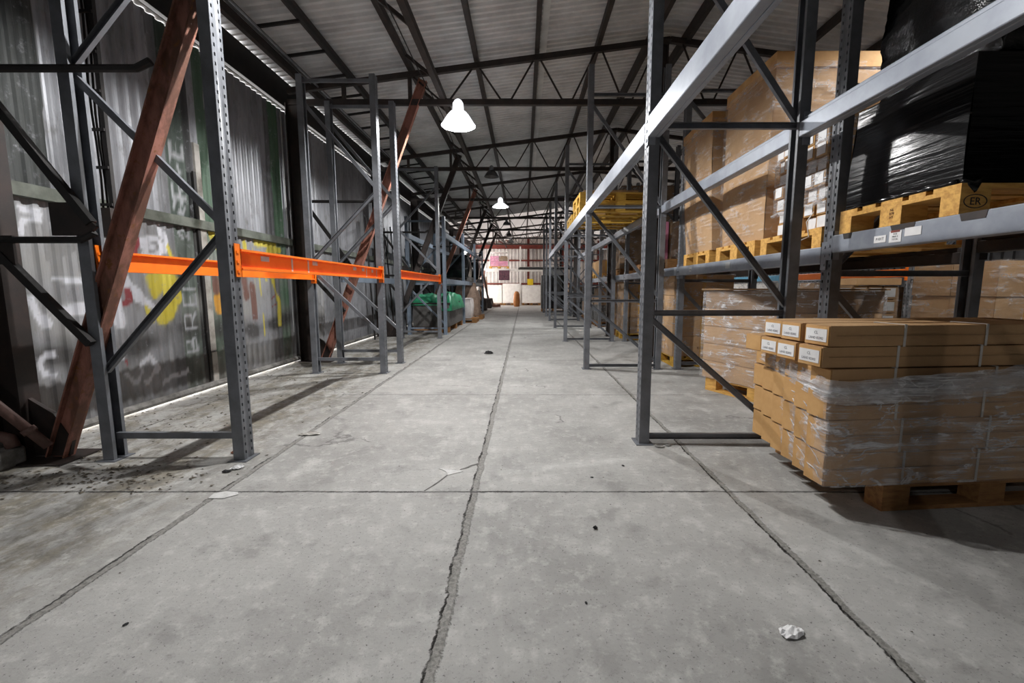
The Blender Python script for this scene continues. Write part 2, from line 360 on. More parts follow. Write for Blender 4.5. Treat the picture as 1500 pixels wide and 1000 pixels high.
def wall_paint(y, z):
    c = [150,150,150]; a = 0.0
    def over(col, al):
        nonlocal c, a
        if al <= 0: return
        if a == 0: c = list(col)
        else: c = [u*(1-al)+v*al for u, v in zip(c, col)]
        a = max(a, al)
    j = .03*noise.noise((y*7, z*2, 3.1))
    if 4.28+j < y < 4.42: over((40,40,40), .55)
    if 4.40 < y < 4.72+j*.5: over((44,58,48), .95)
    if 4.66+j < y < 4.74: over((28,28,28), .9)
    if 4.84 < y < 5.02+j: over((66,92,72), .95)
    if 5.02 < y < 5.3 and z > 1.78: over((70,76,70), .5)
    if 6.2+j < y < 6.46: over((74,104,80), .95)
    if 6.1 < y < 6.2+j: over((40,40,36), .6)
    if y < 3.34+j*.3-.08*max(0,2.3-z) and z > 1.72: over((46,50,48), .93)  # dark green sheet, darkened further to paint in the column's shadow
    if 2.7 < y < 3.05+j and z < 1.72: over((96,100,96), .6)
    if z < 1.76:
        # dirt splashed along the lower sheets
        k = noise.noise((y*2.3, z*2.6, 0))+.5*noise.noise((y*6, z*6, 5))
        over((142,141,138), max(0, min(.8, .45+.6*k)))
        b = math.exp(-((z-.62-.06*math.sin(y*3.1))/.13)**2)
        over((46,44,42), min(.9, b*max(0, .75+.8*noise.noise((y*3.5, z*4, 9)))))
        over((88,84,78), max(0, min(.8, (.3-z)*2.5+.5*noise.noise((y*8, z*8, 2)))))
    for col, w, pts in STROKES:
        lo = min(p[0] for p in pts)-w; hi = max(p[0] for p in pts)+w
        if lo < y < hi and min(p[1] for p in pts)-w < z < max(p[1] for p in pts)+w:
            d = min(seg_d((y,z), pts[i], pts[i+1]) for i in range(len(pts)-1))
            e = w/2
            al = max(0, min(1, (e-d)/(.25*e)+.3))
            over(PAINT[col], min(.92, al))
    return [v/255 for v in c]+[a]
def corrugated(name, y0, y1, zs, dx, step, paint):
    mb = MB(); ys = []; y = y0
    while y < y1: ys.append(y); y += step
    ys.append(y1); n = len(zs); col = []
    for yy in ys:
        for z in zs:
            mb.v.append((XW+dx+wprof(yy), yy, z))
            if paint:
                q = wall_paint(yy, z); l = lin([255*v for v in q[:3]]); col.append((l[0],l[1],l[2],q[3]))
            else: col.append((.1,.1,.1,0))
    for i in range(len(ys)-1):
        for k in range(n-1): mb.f.append((i*n+k,(i+1)*n+k,(i+1)*n+k+1,i*n+k+1)); mb.mi.append(0)
    return mb, col
def frange(a, b, n): return [a+(b-a)*i/n for i in range(n+1)]
parts = []
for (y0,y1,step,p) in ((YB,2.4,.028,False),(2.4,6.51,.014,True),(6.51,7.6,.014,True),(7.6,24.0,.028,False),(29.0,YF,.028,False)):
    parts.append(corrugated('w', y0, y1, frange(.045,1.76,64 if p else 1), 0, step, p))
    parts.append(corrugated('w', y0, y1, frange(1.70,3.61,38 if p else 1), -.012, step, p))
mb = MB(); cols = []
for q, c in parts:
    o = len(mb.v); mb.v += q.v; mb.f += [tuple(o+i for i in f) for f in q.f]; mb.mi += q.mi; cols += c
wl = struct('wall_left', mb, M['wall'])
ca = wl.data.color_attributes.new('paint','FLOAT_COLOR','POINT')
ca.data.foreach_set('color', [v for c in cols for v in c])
# fascia above the left wall, girt, base rail, cover strips, eave ledge
mb = MB(); mb.box(XW-.02,XW+.03,YB,YF,3.675,4.045); struct('trim_2', mb, M['black_steel'])
mb = MB(); mb.add([(XW-.06,YB,3.60),(XW+.035,YB,3.625),(XW+.035,YF,3.625),(XW-.06,YF,3.60),(XW-.06,YB,3.61),(XW+.035,YB,3.635),(XW+.035,YF,3.635),(XW-.06,YF,3.61)],
    [(0,3,2,1),(4,5,6,7),(0,1,5,4),(1,2,6,5),(2,3,7,6),(3,0,4,7)]); struct('trim_3', mb, M['light_grey'])
mb = MB(); mb.sweep([(-.02,-.045),(.03,-.05),(.045,-.02),(.045,.02),(.02,.045),(-.02,.045)], (XW+.045,23.9,1.765), (XW+.045,YB,1.765)); struct('trim_4', mb, simple('mossy_grey_rail',(108,112,104),(70,76,66),.7,0,5,.2))
mb = MB(); mb.tube([(XW+.05,YB,.054),(XW+.05,23.9,.054)], .034, 8); struct('baseboard_left', mb, M['conc'])
mb = MB(); mb.box(XW+.02,XW+.034,4.745,4.83,.42,1.72); mb.box(XW+.02,XW+.034,4.755,4.835,.07,.40); mb.box(XW+.008,XW+.03,4.755,4.83,1.79,2.6); struct('trim_5', mb, simple('pale_cover_strip',(176,172,166),(132,128,120),.6,0,7))
mb = MB(); mb.box(XW+.022,XW+.04,4.70,4.735,.1,2.3); struct('trim_6', mb, M['black_steel'])

mb = MB(); mb.box(XW+.024,XW+.03,6.492,6.512,.45,3.58); struct('trim_painted_light', mb, M['light_grey'])  # pale strip painted where light shows at the sheet joint
mb = MB(); mb.box(XW-.04,XW+.02,23.9,24.0,0,3.6); mb.box(XW-.04,XW+.02,29.0,29.1,0,3.6); mb.box(XW-.04,XW+.02,24.0,29.0,3.45,3.6); struct('trim_8', mb, M['rust_red'])
# other walls
def plain_corr(name, mat, xf=None, yf=None, a=0, b=0, zt=4.0, mat2=None, z0=0.0, pitch=.2):
    mb = MB(); s = a
    while s < b:
        for ds, dep, k in ((0,0,0),(pitch*.55,0,1),(pitch*.65,.03,1),(pitch*.9,.03,0)):
            u = s+ds
            mb.v += [(xf+dep if xf is not None else u, yf+dep if yf is not None else u, z) for z in (z0, zt if not callable(zt) else zt(u))]
        s += pitch
    n = len(mb.v)//2
    for i in range(n-1): mb.f.append((2*i,2*i+2,2*i+3,2*i+1)); mb.mi.append(1 if (mat2 and i%4 in (1,3)) else 0)
    return struct(name, mb, [mat, mat2] if mat2 else mat)
plain_corr('wall_right', M['sheet_plain'], xf=XE, a=YB, b=YF, zt=3.9)
plain_corr('wall_back', M['sheet_plain'], yf=YB, a=XW-.4, b=XE+.3, zt=lambda x: roofz(x)+.0)
plain_corr('wall_far', M['end_sheet'], yf=YF, a=XW-.4, b=XE+.3, zt=lambda x: roofz(x), mat2=M['slot'], pitch=.24)

# ------------------------------------------------------------------ roof steel
TY = [3.15, 6.6, 10.1, 13.5, 16.9, 20.3, 23.6, 26.8]
ORD = ['first','second','third','fourth','fifth','sixth','seventh','eighth','ninth','tenth','eleventh','twelfth','thirteenth','fourteenth']
def chz(x): return roofz(x)-.20
def truss():
    t = thing('roof_truss', '', 'roof truss', (0,0,0))
    a = MB(); a.bar((XW+.1,0,chz(XW+.1)),(XR,0,chz(XR)),.06,.075); a.build('top_chord', M['truss'], t)
    a = MB(); a.bar((XR,0,chz(XR)),(XE-.1,0,chz(XE-.1)),.06,.075); a.build('top_chord', M['truss'], t)
    a = MB(); a.bar((XW+.1,0,3.72),(XE-.1,0,3.72),.06,.075); a.build('bottom_chord', M['truss'], t)
    tops = [-1.61,-.67,.19,1.06,1.92]; bots = [-1.12,-.25,.62,1.47]
    def web(p, q):
        # bar cranked flat where it meets the bottom chord
        w = MB(); w.tube([p, q], .014, 6); w.build('web_bar', M['truss'], t)
    for m in (0, 1):
        f = (lambda x: x) if m == 0 else (lambda x: 2*XR-x)
        for i, b in enumerate(bots):
            web((f(tops[i]+.05),0,chz(f(tops[i]))-.03), (f(b-.07),0,3.755)); web((f(b+.07),0,3.755), (f(tops[i+1]-.05),0,chz(f(tops[i+1]))-.03))
            w = MB(); w.bar((f(b-.09),0,3.762),(f(b+.09),0,3.762),.028,.02); w.build('web_bar', M['truss'], t)
        for x in (-2.55,-1.61):
            w = MB(); w.bar((f(x),0,3.75),(f(x),0,chz(f(x))-.03),.05,.05); w.build('web_post', M['truss'], t)
    return t
tr0 = truss()
TL = ['dark roof truss above the nearest left rack frame, out of view','dark zigzag roof truss carrying the brightly lit lamp','dark zigzag roof truss just beyond the brightly lit lamp','dark zigzag roof truss carrying the third lamp','fifth dark zigzag roof truss along the hall','sixth dark zigzag roof truss along the hall','seventh dark zigzag roof truss along the hall','farthest dark roof truss before the red gable']
for i, y in enumerate(TY):
    o = tr0 if i == 0 else dup(tr0)
    o.location = (0,y,0); o['label'] = TL[i]; o['group'] = 'roof trusses'

# purlins
PX = [-3.15,-2.48,-1.61,-.67,.19,1.06,1.80,2.30,3.04,3.91,4.77,5.71,6.58,7.5]
PN = ['along the left eave','second from the left eave','over the raking props','left of the lit lamp line','down the middle of the left roof slope','right of the middle of the left roof slope','just left of the ridge','just right of the ridge','second on the right slope from the ridge','third on the right slope from the ridge','fourth on the right slope from the ridge','fifth on the right slope from the ridge','sixth on the right slope from the ridge','along the right eave']
for x, nm in zip(PX, PN):
    a = MB(); z = roofz(x)
    h = .1 if x not in (1.80,2.30) else .16
    a.bar((x,YB+.1,z-.03-h/2),(x,YF-.1,z-.03-h/2),.06,h)
    tag(a.build('roof_purlin', M['truss']), 'long dark roof purlin '+nm, 'roof purlin', 'roof purlins')
a = thing('longitudinal_girder', 'dark lattice girder hung under the left roof slope beside the raking props', 'girder', (0,0,0))
m = MB(); m.bar((-1.15,YB+.2,3.80),(-1.15,YF-.2,3.80),.07,.09); m.build('bottom_rail', M['truss'], a)
y = 1.6
while y < 28:
    m = MB(); m.bar((-1.15,y,3.84),(-1.55,y,roofz(-1.6)-.14),.04,.04); m.build('strut', M['truss'], a); y += 1.15
# roof cable ladder on the left
a = thing('cable_ladder', 'long thin cable ladder with rungs under the roof beside the left eave', 'cable ladder', (0,0,0))
for x in (-2.95,-2.42):
    m = MB(); m.bar((x,.5,roofz(x)-.17),(x,27,roofz(x)-.17),.035,.05); m.build('side_rail', M['black_steel'], a)
y = 2.1
while y < 27:
    m = MB(); m.bar((-2.95,y,roofz(-2.95)-.17),(-2.42,y,roofz(-2.42)-.17),.03,.03); m.build('rung', M['black_steel'], a)
    y += .62
m = MB(); m.tube([(-2.9,.5,roofz(-2.9)-.21),(-2.9,27,roofz(-2.9)-.21)], .014, 6); m.build('conduit', M['galv'], a)
for k, (x, dz) in enumerate(((-1.36,.05),(-1.26,.1))):
    m = MB(); pts = [(x+.02*math.sin(q*1.7+k), .5+q*.9, 3.86+dz+.05*math.sin(q*1.1+k*2)) for q in range(30)]
    m.tube(pts, .008, 6); tag(m.build('electric_cable', M['black_steel'], smooth=True), ('thin black cable slung along the roof girder, outer of the pair' if k == 0 else 'thin black cable slung along the roof girder, inner of the pair'), 'cable')

# columns against the left wall with raking props
def portal():
    t = thing('portal_column', '', 'column', (0,0,0))
    m = MB(); m.ibar((-3.27,0,.012),(-3.27,0,3.70),.12,.20,.01,up=(1,0,0)); m.build('column_post', M['dark_steel'], t)
    m = MB(); m.box(-3.42,-2.88,-.14,.14,0,.012); m.build('base_plate', M['dark_steel'], t)
    m = MB(); m.ibar((-3.03,0,.0),(-1.42,0,4.02),.075,.115,.010,up=(0,1,0) if False else (1,0,.3)); m.build('raking_prop', M['rust'], t, label='rust red raking prop')
    for z, x1, r in ((1.385,-2.55,.02),(2.34,-2.12,.022)):
        m = MB(); m.tube([(-3.2,-.09,z),(x1-.08,-.09,z),(x1,-.085,z+.04)], r, 8); m.build('tie_bar', M['black_steel'], t)
    m = MB(); m.bar((-3.18,-.09,2.36),(-2.56,-.09,1.48),.04,.045); m.build('diagonal_brace', M['black_steel'], t)
    m = MB(); m.bar((-3.12,-.09,1.30),(-2.66,-.075,.76),.04,.045); m.build('diagonal_brace', M['black_steel'], t)
    m = MB(); m.box(-3.2,-3.03,-.1,-.085,1.24,1.41); m.build('gusset_plate', M['dark_steel'], t)
    m = MB(); m.prism([(-2.79,1.41),(-2.58,1.41),(-2.52,1.46),(-2.66,1.60),(-2.79,1.60)], 'y', -.1, -.085); m.build('gusset_plate', M['dark_steel'], t)
    m = MB(); m.prism([(-3.17,.02),(-2.95,.02),(-2.92,.12),(-3.02,.3),(-3.17,.4)], 'y', -.012, .012); m.build('knee_plate', M['dark_steel'], t)
    return t
pc = portal()
for i, y in enumerate([2.75]+TY[1:7]):
    o = pc if i == 0 else dup(pc)
    o.location = (0,y,0); o['group'] = 'steel columns with raking props on the left wall'
    if i > 1:
        for c in kids(o):
            if c.name.startswith('raking_prop'):
                c.data = c.data.copy(); c.data.materials[0] = M['truss'] if i != 3 else M['rust']; c['label'] = 'dark raking prop' if i != 3 else 'rust red raking prop'
    o['label'] = ['dark steel wall column with rusty raking prop beside the nearest left rack frame','dark steel wall column with red raking prop behind the second left rack frame','dark wall column with raking prop behind the short orange beam','fourth wall column with raking prop from the camera','fifth wall column with raking prop from the camera','sixth wall column with raking prop from the camera','seventh wall column with raking prop, nearest the bright far end'][i]
# ridge columns
m0 = None
for i, y in enumerate(TY[1:]):
    m = MB(); m.ibar((1.965,y,0.01),(1.965,y,chz(1.965)-.03),.1,.12,.01,up=(1,0,0))
    t = thing('ridge_column', ORD[i]+' slender dark steel column under the roof ridge from the camera', 'column', (0,0,0), 0, 'columns under the ridge')
    m.build('column_post', M['truss'], t)
    m = MB(); m.box(1.89,2.04,y-.14,y+.14,chz(1.965)-.05,chz(1.965)-.032); m.build('cap_plate', M['truss'], t)
    m = MB(); m.box(1.89,2.04,y-.1,y+.1,0,.01); m.build('base_plate', M['truss'], t)

# clutter on the left wall
t = thing('wall_cable_ladder', 'tall dark cable ladder with rungs fixed up the left wall', 'cable ladder', (-3.31,3.56,0))
for dx in (-.07,.075):
    m = MB(); m.bar((dx,0,1.30),(dx,0,3.62),.035,.03); m.build('side_rail', M['black_steel'], t)
for k in range(7):
    m = MB(); m.bar((-.07,-.02,1.75+k*.28),(.09,-.02,1.75+k*.28),.015,.02); m.build('rung', M['black_steel'], t)
for k, dx in enumerate((-.02,.01,.035)):
    m = MB(); m.tube([(dx+.01*math.sin(q*1.3+k), .015, 1.72+q*.24) for q in range(9)], .008, 6); m.build('cable', M['black_steel'], t, smooth=True)
m = MB(); m.box(-.09,.1,-.06,.03,1.50,1.72); m.build('junction_box', M['dark_steel'], t)
m = MB(); m.tube([(-3.42,2.2,.98),(-3.15,2.53,.44),(-2.99,2.66,.115)], .028, 10); m.tube([(-3.055,2.61,.245),(-3.04,2.62,.215)], .036, 10)
tag(m.build('fallen_pipe', M['pipe_pink'], smooth=True), 'dusty reddish pipe leaning down to the foot of the nearest wall column', 'pipe')
t = thing('broken_kerb_block', 'broken grey concrete kerb block with a bent pipe at the lower left corner', 'concrete block', (-3.25,2.62,0))
rng = random.Random(3)
m = MB(); m.box(-.12,-.01,-.08,.12,0,.15); m.build('block', M['conc'], t, bevel=.02)
m = MB(); m.box(.0,.1,-.1,.06,0,.12); m.build('block', M['conc'], t, bevel=.02)
m = MB(); m.tube([(-.15,.0,.19),(0,0,.19),(.07,.0,.175),(.085,0,.12)], .035, 10); m.build('bent_pipe', M['pipe_pink'], t, smooth=True)

# ------------------------------------------------------------------ lamps
def lamp(loc, lit, top, label, power=0, big=1.0, flat=1.0):
    t = thing('high_bay_lamp', label, 'lamp', loc, 0, 'high bay lamps')
    m = MB(); m.smooth = True
    prof = [(.245,0),(.235,.012),(.195,.075),(.155,.135),(.115,.18),(.075,.195)]
    m.lathe([(r*big,z*big*flat) for r, z in prof]+[((r-.006)*big,z*big*flat-.004) for r, z in reversed(prof)])
    m.build('lamp_shade', M['acrylic'] if lit else M['shade_off'], t)
    m = MB(); m.smooth = True; m.lathe([(r*big,z*big-(1-flat)*.19) for r, z in ((0,.19),(.075,.19),(.08,.22),(.075,.30),(.05,.34),(.02,.36),(0,.36))], 20); m.build('lamp_housing', M['galv'] if not lit else M['acrylic'], t)
    m = MB(); m.smooth = True; m.lathe([(r*big,z*big*flat) for r, z in ((0,.108),(.025,.112),(.038,.128),(.036,.15),(.024,.172),(.02,.19))], 18); b = m.build('bulb', M['bulb_lit'] if lit else M['bulb_off'], t)
    m = MB(); m.tube([(0,0,.35*big-(1-flat)*.19),(0,0,top-loc[2])], .008, 6); m.build('hanging_rod', M['black_steel'], t)
    if lit:
        li = D.lights.new('lamp_light','POINT'); li.energy = power; li.shadow_soft_size = .03; li.color = (1,.99,.975)
        lo = D.objects.new('lamp_light', li); C.objects.link(lo); lo.parent = t; lo.location = (0,0,.07*big*flat)
    return t
lamp((-.93,6.58,3.40), True, 3.72, 'brightly lit white high bay lamp hanging over the aisle, largest in view', 240)
lamp((-.93,3.1,3.42), True, 3.72, 'lit high bay lamp above the first left rack frame, over the camera', 225)
lamp((-.71,10.08,3.55), False, 3.72, 'unlit grey high bay lamp, second along the aisle beyond the bright one', big=.68)
lamp((-.69,13.48,3.51), True, 3.72, 'white glowing high bay lamp, third along the aisle', 170, flat=.55)
lamp((-.64,16.88,3.47), False, 3.72, 'small unlit dark high bay lamp, fourth along the aisle', big=.6)
lamp((-.66,20.28,3.47), False, 3.72, 'tiny unlit dark high bay lamp, fifth along the aisle', big=.6)
lamp((-.66,23.58,3.47), False, 3.72, 'tiny dark high bay lamp in front of the red gable', big=.8)
lamp((-.93,-3.6,3.42), True, 4.3, 'added unseen fill lamp over the aisle behind the camera', 60)  # unseen lamp added as fill for faces turned to the camera
lamp((3.95,3.3,3.4), True, 4.3, 'lit high bay lamp over the second aisle, hidden behind the black loads', 140)
lamp((3.4,12.6,3.3), True, 3.9, 'white high bay lamp glimpsed between the right racks', 200)

# ------------------------------------------------------------------ pallet racking
FW = .10
_post = {}
def post_mesh(h, flip, mat):
    key = (h, flip, mat.name)
    if key in _post: return _post[key]
    mb = MB()
    ys = [-.05,-.036,-.024,-.008,.008,.024,.036,.05]; xs = [0,0,0,.004,.004,0,0,0]
    pitch = .052; rows = int((h-.06)/pitch); zs = [0]
    for k in range(rows): zs += [.04+k*pitch, .04+k*pitch+.02]
    zs.append(h); n = len(ys)
    for z in zs: mb.v += [(flip*x, y, z) for x, y in zip(xs, ys)]
    for i in range(len(zs)-1):
        for k in range(n-1):
            if i % 2 == 1 and k in (1,5): continue
            f = (i*n+k,i*n+k+1,(i+1)*n+k+1,(i+1)*n+k); mb.f.append(f if flip < 0 else f[::-1]); mb.mi.append(0)
    for sy in (-1,1):
        q = [(0,sy*.05),(flip*.068,sy*.05),(flip*.068,sy*.028)]
        o = len(mb.v); mb.v += [(x,y,z) for z in (0,h) for x, y in q]
        mb.f += [(o,o+1,o+4,o+3),(o+1,o+2,o+5,o+4)]; mb.mi += [0,0]
    me = D.meshes.new('upright_post'); me.from_pydata(mb.v, [], mb.f); me.materials.append(mat); _post[key] = me
    return me
def add_post(t, x, h, flip, mat):
    o = D.objects.new('upright_post', post_mesh(h, flip, mat)); C.objects.link(o); o.parent = t; o.location = (x,0,.004)
    s = o.modifiers.new('sheet','SOLIDIFY'); s.thickness = .0025; s.offset = 0
    return o
def frame(depth, h, horiz, diag, mat, plates=True):
    t = thing('rack_upright_frame', '', 'rack frame')
    add_post(t, 0, h, 1, mat); add_post(t, depth, h, -1, mat)
    for z in horiz:
        m = MB(); m.chan((.05,.0,z),(depth-.05,0,z),.028,.04,.003); m.build('horizontal_brace', mat, t)
    for (xa,za,xb,zb) in diag:
        m = MB(); X = lambda q: .05+q*(depth-.1)
        m.chan((X(xa),.0,za),(X(xb),.0,zb),.028,.04,.003); m.build('diagonal_brace', mat, t)
    if plates:
        for x in (.035, depth-.035):
            m = MB(); m.box(x-.06,x+.06,-.075,.075,0,.006); m.build('base_plate', mat, t)
    return t
def zig(z0, start, step, h):
    out = []; s = start; z = z0
    while z+step < h: out.append((s,z,1-s,z+step)); z += step+.05; s = 1-s
    return out
PI = math.pi
# left row (turned so that local +x points to the wall)
LX = -1.79
fa = frame(.905, 3.65, (.15,3.6), zig(.58,1,.85,3.6), M['grey_paint'])
fb = frame(.95, 3.65, (.18,3.6), [(0,.5,1,1.32),(1,1.42,0,2.28),(0,2.34,1,3.35)], M['grey_paint'])
fe = frame(.93, 2.75, (.15,1.2,2.65), [(0,.25,1,1.1),(1,1.3,0,2.2)], M['blue_paint'])
fa.location = (LX,2.75,0); fa.rotation_euler = (0,0,PI); fa['label'] = 'tall perforated grey rack frame nearest on the left, beside the rusty prop'
fb.location = (LX,5.65,0); fb.rotation_euler = (0,0,PI); fb['label'] = 'grey rack frame at the far end of the long orange beams'
dup(fb, (LX,6.42,0), PI, 'grey rack frame on the left at the near end of the short orange beam')
dup(fa, (LX-.03,9.66,0), PI, 'grey rack frame on the left at the far end of the short orange beam')
fe.location = (-1.83,10.45,0); fe.rotation_euler = (0,0,PI); fe['label'] = 'short blue grey rack frame on the near side of the green tarpaulin load'
dup(fe, (-1.83,13.7,0), PI, 'short blue grey rack frame on the far side of the green tarpaulin load')
dup(fe, (-1.83,16.9,0), PI, 'short blue grey rack frame on the left beside the tall beige sack')
dup(fe, (-1.83,20.0,0), PI, 'farthest short blue grey rack frame on the left')
# right rows
fr = frame(1.04, 3.9, (.05,.93,2.16,3.55), [(0,.90,1,.10),(0,2.12,1,.98),(1,2.2,0,3.45)], M['grey_paint'])
fr2 = frame(1.03, 3.9, (.08,1.2,2.4,3.6), [(1,.12,0,1.1),(0,1.42,1,.5) if False else (0,1.25,1,2.3),(1,2.45,0,3.5)], M['grey_paint'])
RY = [-.05,3.05,5.95,9.1,12.2,14.9,17.4,19.9]
RL = ['grey rack frame on the right just behind the camera','bright edged perforated rack frame standing beside the pile of long cartons','grey rack frame on the right, second along the aisle edge','grey rack frame on the right, third along the aisle edge','grey rack frame on the right, fourth along the aisle edge','grey rack frame on the right, fifth along the aisle edge','grey rack frame on the right, sixth along the aisle edge','farthest grey rack frame along the right aisle edge']
for i, y in enumerate(RY):
    o = fr if i == 0 else dup(fr); o.location = (.82+.008*max(0,i-1),y,0); o['label'] = RL[i]
for i, y in enumerate(RY):
    o = fr2 if i == 0 else dup(fr2); o.location = (2.08,y,0)
    o['label'] = ['rear row rack frame on the right behind the camera','dark rear row rack frame at the end of the beam with paper labels','second rack frame of the rear right row, beside the yellow pallet of cartons','third rack frame of the rear right row','fourth rack frame of the rear right row','fifth rack frame of the rear right row','sixth rack frame of the rear right row','last rack frame of the rear right row, by the dark wrapped stack'][i]
f3 = frame(1.0, 3.0, (.2,1.1,2.9), [(0,1.05,1,.25),(0,1.2,1,2.2)], M['galv'])
for i, y in enumerate((3.1,5.95,8.9,11.9)):
    o = f3 if i == 0 else dup(f3); o.location = (5.17,y,0)
    o['label'] = ['pale rack frame beyond the second aisle, farthest to the right','pale perforated rack frame beyond the second aisle behind the long cartons','third pale rack frame beyond the second aisle','fourth pale rack frame beyond the second aisle'][i]

def beam(X, y0, y1, z0, z1, mat, face, label, kind='box', th=.05, group='rack beams', conn=True):
    # face = +1: aisle face looks to +X, -1: looks to -X ; X is the plane of the post face
    t = thing('rack_beam', label, 'rack beam', (X,y0,z0), 0, group)
    L = y1-y0; h = z1-z0; a, b = .052, L-.052
    m = MB()
    if kind == 'chan':
        xo = face*.018; q = -face*th
        pts = [(xo,0),(xo,.012),(xo+q*.72,.012),(xo+q*.72,h-.014),(xo,h-.014),(xo,h),(xo+q,h),(xo+q,0)]
        m.prism(pts if face < 0 else pts[::-1], 'y', a, b)
        for f in m.f: pass
    else:
        x0, x1 = sorted((face*.012, face*.012-face*th)); m.box(x0,x1,a,b,0,h)
        if kind == 'step':
            x2, x3 = sorted((face*.012-face*th, face*.012-face*th-face*.03)); m.box(x2,x3,a,b,0,h-.035)
    m.build('beam_body', mat, t, bevel=0 if kind == 'chan' else .006)
    if conn:
        for ye, s in ((0,1),(L,-1)):
            g = MB(); x0, x1 = sorted((face*.003, face*.009)); y0_, y1_ = sorted((ye+s*.0, ye+s*.056)); g.box(x0,x1,y0_,y1_,-.045,h+.03)
            x0, x1 = sorted((face*.009,-face*.04)); ya, yb = sorted((ye+s*.0505, ye+s*.056)); g.box(x0,x1,ya,yb,-.045,h+.03)
            c = g.build('end_connector', mat, t)
            for k in range(3):
                q = MB(); x0, x1 = sorted((face*.009, face*.014)); yy = sorted((ye+s*.012, ye+s*.034)); q.box(x0,x1,yy[0],yy[1],-.02+k*.06,-.004+k*.06); q.build('hook', mat, c)
    return t
O = M['orange']; G = M['beam_grey']; B = M['blue_paint']
b1 = beam(LX,2.75,5.65,1.215,1.345,O,1,'long orange rack beam on the aisle side of the first left bay','chan')
b2 = beam(LX-.93+.07,2.75,5.65,1.205,1.335,O,1,'long orange rack beam on the wall side of the first left bay','chan')
b3 = beam(LX-.02,6.42,9.66,1.235,1.365,O,1,'short looking orange rack beam on the aisle side of the second left bay','chan')
beam(LX-.97,6.42,9.66,1.19,1.30,B,-1,'grey blue rack beam on the wall side behind the second orange beam')
# stickers on the front orange beam
for k, (y, z, w, hh) in enumerate(((.36,.07,.10,.035),(2.0,.075,.09,.035),(2.25,.075,.08,.035),(2.55,.07,.06,.035),(1.1,.08,.09,.035))):
    m = MB(); m.box(-.0178,-.0165,y-w/2,y+w/2,z,z+hh); m.build('sticker', M['light_grey'], b1, label='pale grey sticker')
for k, y in enumerate((.72,.98,2.35,2.7)):
    m = MB(); m.box(-.0178,-.0168,y-.012,y+.012,.014,.116); m.build('tape_band', M['strap'], b1, label='white tape band')
for i, (ya, yb) in enumerate(((10.45,13.7),(13.7,16.9),(16.9,20.0))):
    nm = ['beside the green tarpaulin load','beside the tall beige sack','farthest along the left row'][i]
    for X, fc, sd in ((-1.83,1,'aisle side'),(-2.76,-1,'wall side')):
        beam(X,ya,yb,2.27,2.39,B,fc,f'upper grey blue rack beam on the {sd} {nm}',group='grey blue rack beams')
        beam(X,ya,yb,1.20,1.32,B,fc,f'lower grey blue rack beam on the {sd} {nm}',group='grey blue rack beams')
NMB = ['of the bay nearest the camera','of the second bay','of the third bay','of the fourth bay','of the fifth bay']
for i in range(5):
    ya, yb = RY[i], RY[i+1]; X = .82+.008*i
    beam(X,ya,yb,2.075,2.205,G,-1,f'upper grey rack beam on the aisle edge of the front right row {NMB[i]}','step',group='front right row beams')
    beam(X+1.04,ya,yb,2.075,2.205 if i else 2.205,G,1,f'upper grey rack beam at the back of the front right row {NMB[i]}','step',group='front right row beams')
R2Z = [(1.335,1.45),(1.27,1.385),(1.27,1.385),(1.27,1.385),(1.27,1.385)]
r2b = []
for i in range(5):
    z0, z1 = R2Z[i]
    r2b.append(beam(2.08,RY[i],RY[i+1],z0,z1,G,-1,f'lower grey rack beam at the front of the rear right row {NMB[i]}'+(' with paper labels' if i == 0 else ''),'step',group='rear right row beams'))
    beam(3.11,RY[i],RY[i+1],z0,z1,M['dark_steel'],1,f'lower dark rack beam at the back of the rear right row {NMB[i]}','step',group='rear right row beams')
beam(5.17,3.1,5.95,1.22,1.34,M['galv'],-1,'pale beam beyond the second aisle, nearest bay',group='beams beyond the second aisle')
beam(5.17,5.95,8.9,1.25,1.36,O,-1,'orange beam beyond the second aisle seen under the right shelf',group='beams beyond the second aisle')
beam(5.17,8.9,11.9,1.25,1.36,simple('sky_blue_paint',(110,180,214),(96,160,196),.5),-1,'sky blue beam beyond the second aisle seen under the right shelf',group='beams beyond the second aisle')
beam(6.17,3.1,5.95,1.22,1.34,M['galv'],1,'pale rear beam beyond the second aisle, nearest bay',group='beams beyond the second aisle')
beam(6.17,5.95,8.9,1.25,1.36,M['galv'],1,'pale rear beam beyond the second aisle, middle bay',group='beams beyond the second aisle')
beam(6.17,8.9,11.9,1.25,1.36,M['galv'],1,'pale rear beam beyond the second aisle, last bay',group='beams beyond the second aisle')
# paper labels and worn dark patches on the nearest rear-row beam (local y from -.05)
def beam_paper(b, y, z, w, h, text, mat=M['paper'], size=.03, red=False):
    m = MB(); m.box(-.0145,-.0125,y-w/2,y+w/2,z-h/2,z+h/2); p = m.build('paper_label', mat, b, label='white paper label')
    if text: 
        for k, tx in enumerate(text.split('/')): lettering(tx, size, M['ink'], p, (-.015,y,z+size*.55*(len(text.split('/'))-1)-k*size*1.1), FACE_NEGX)
    if red:
        q = MB(); q.box(-.0155,-.0145,y-w/2+.01,y+w/2-.01,z+h/2-.008,z+h/2+.004); q.build('red_strip', M['rust_red'], p)
    return p
q = r2b[0]
beam_paper(q, 3.1-.455, .047, .085, .04, 'P101T', size=.022)
beam_paper(q, 3.1-.56, .05, .08, .062, 'KGS/MAX 3/TOTAL', size=.013, red=True)
beam_paper(q, 3.1-.67, .066, .10, .044, '')
for y, w, hh in ((3.1-.19,.08,.035),(3.1-.60,.16,.03),(3.1-.98,.13,.036)):
    m = MB(); m.prism([(y-w/2,.1145),(y-w/2+.008,.115-hh),(y+w/2-.012,.115-hh),(y+w/2,.1145)],'x',-.0142,-.0125); m.build('worn_patch', M['dark_steel'], q, label='dark worn patch')
q = r2b[1]
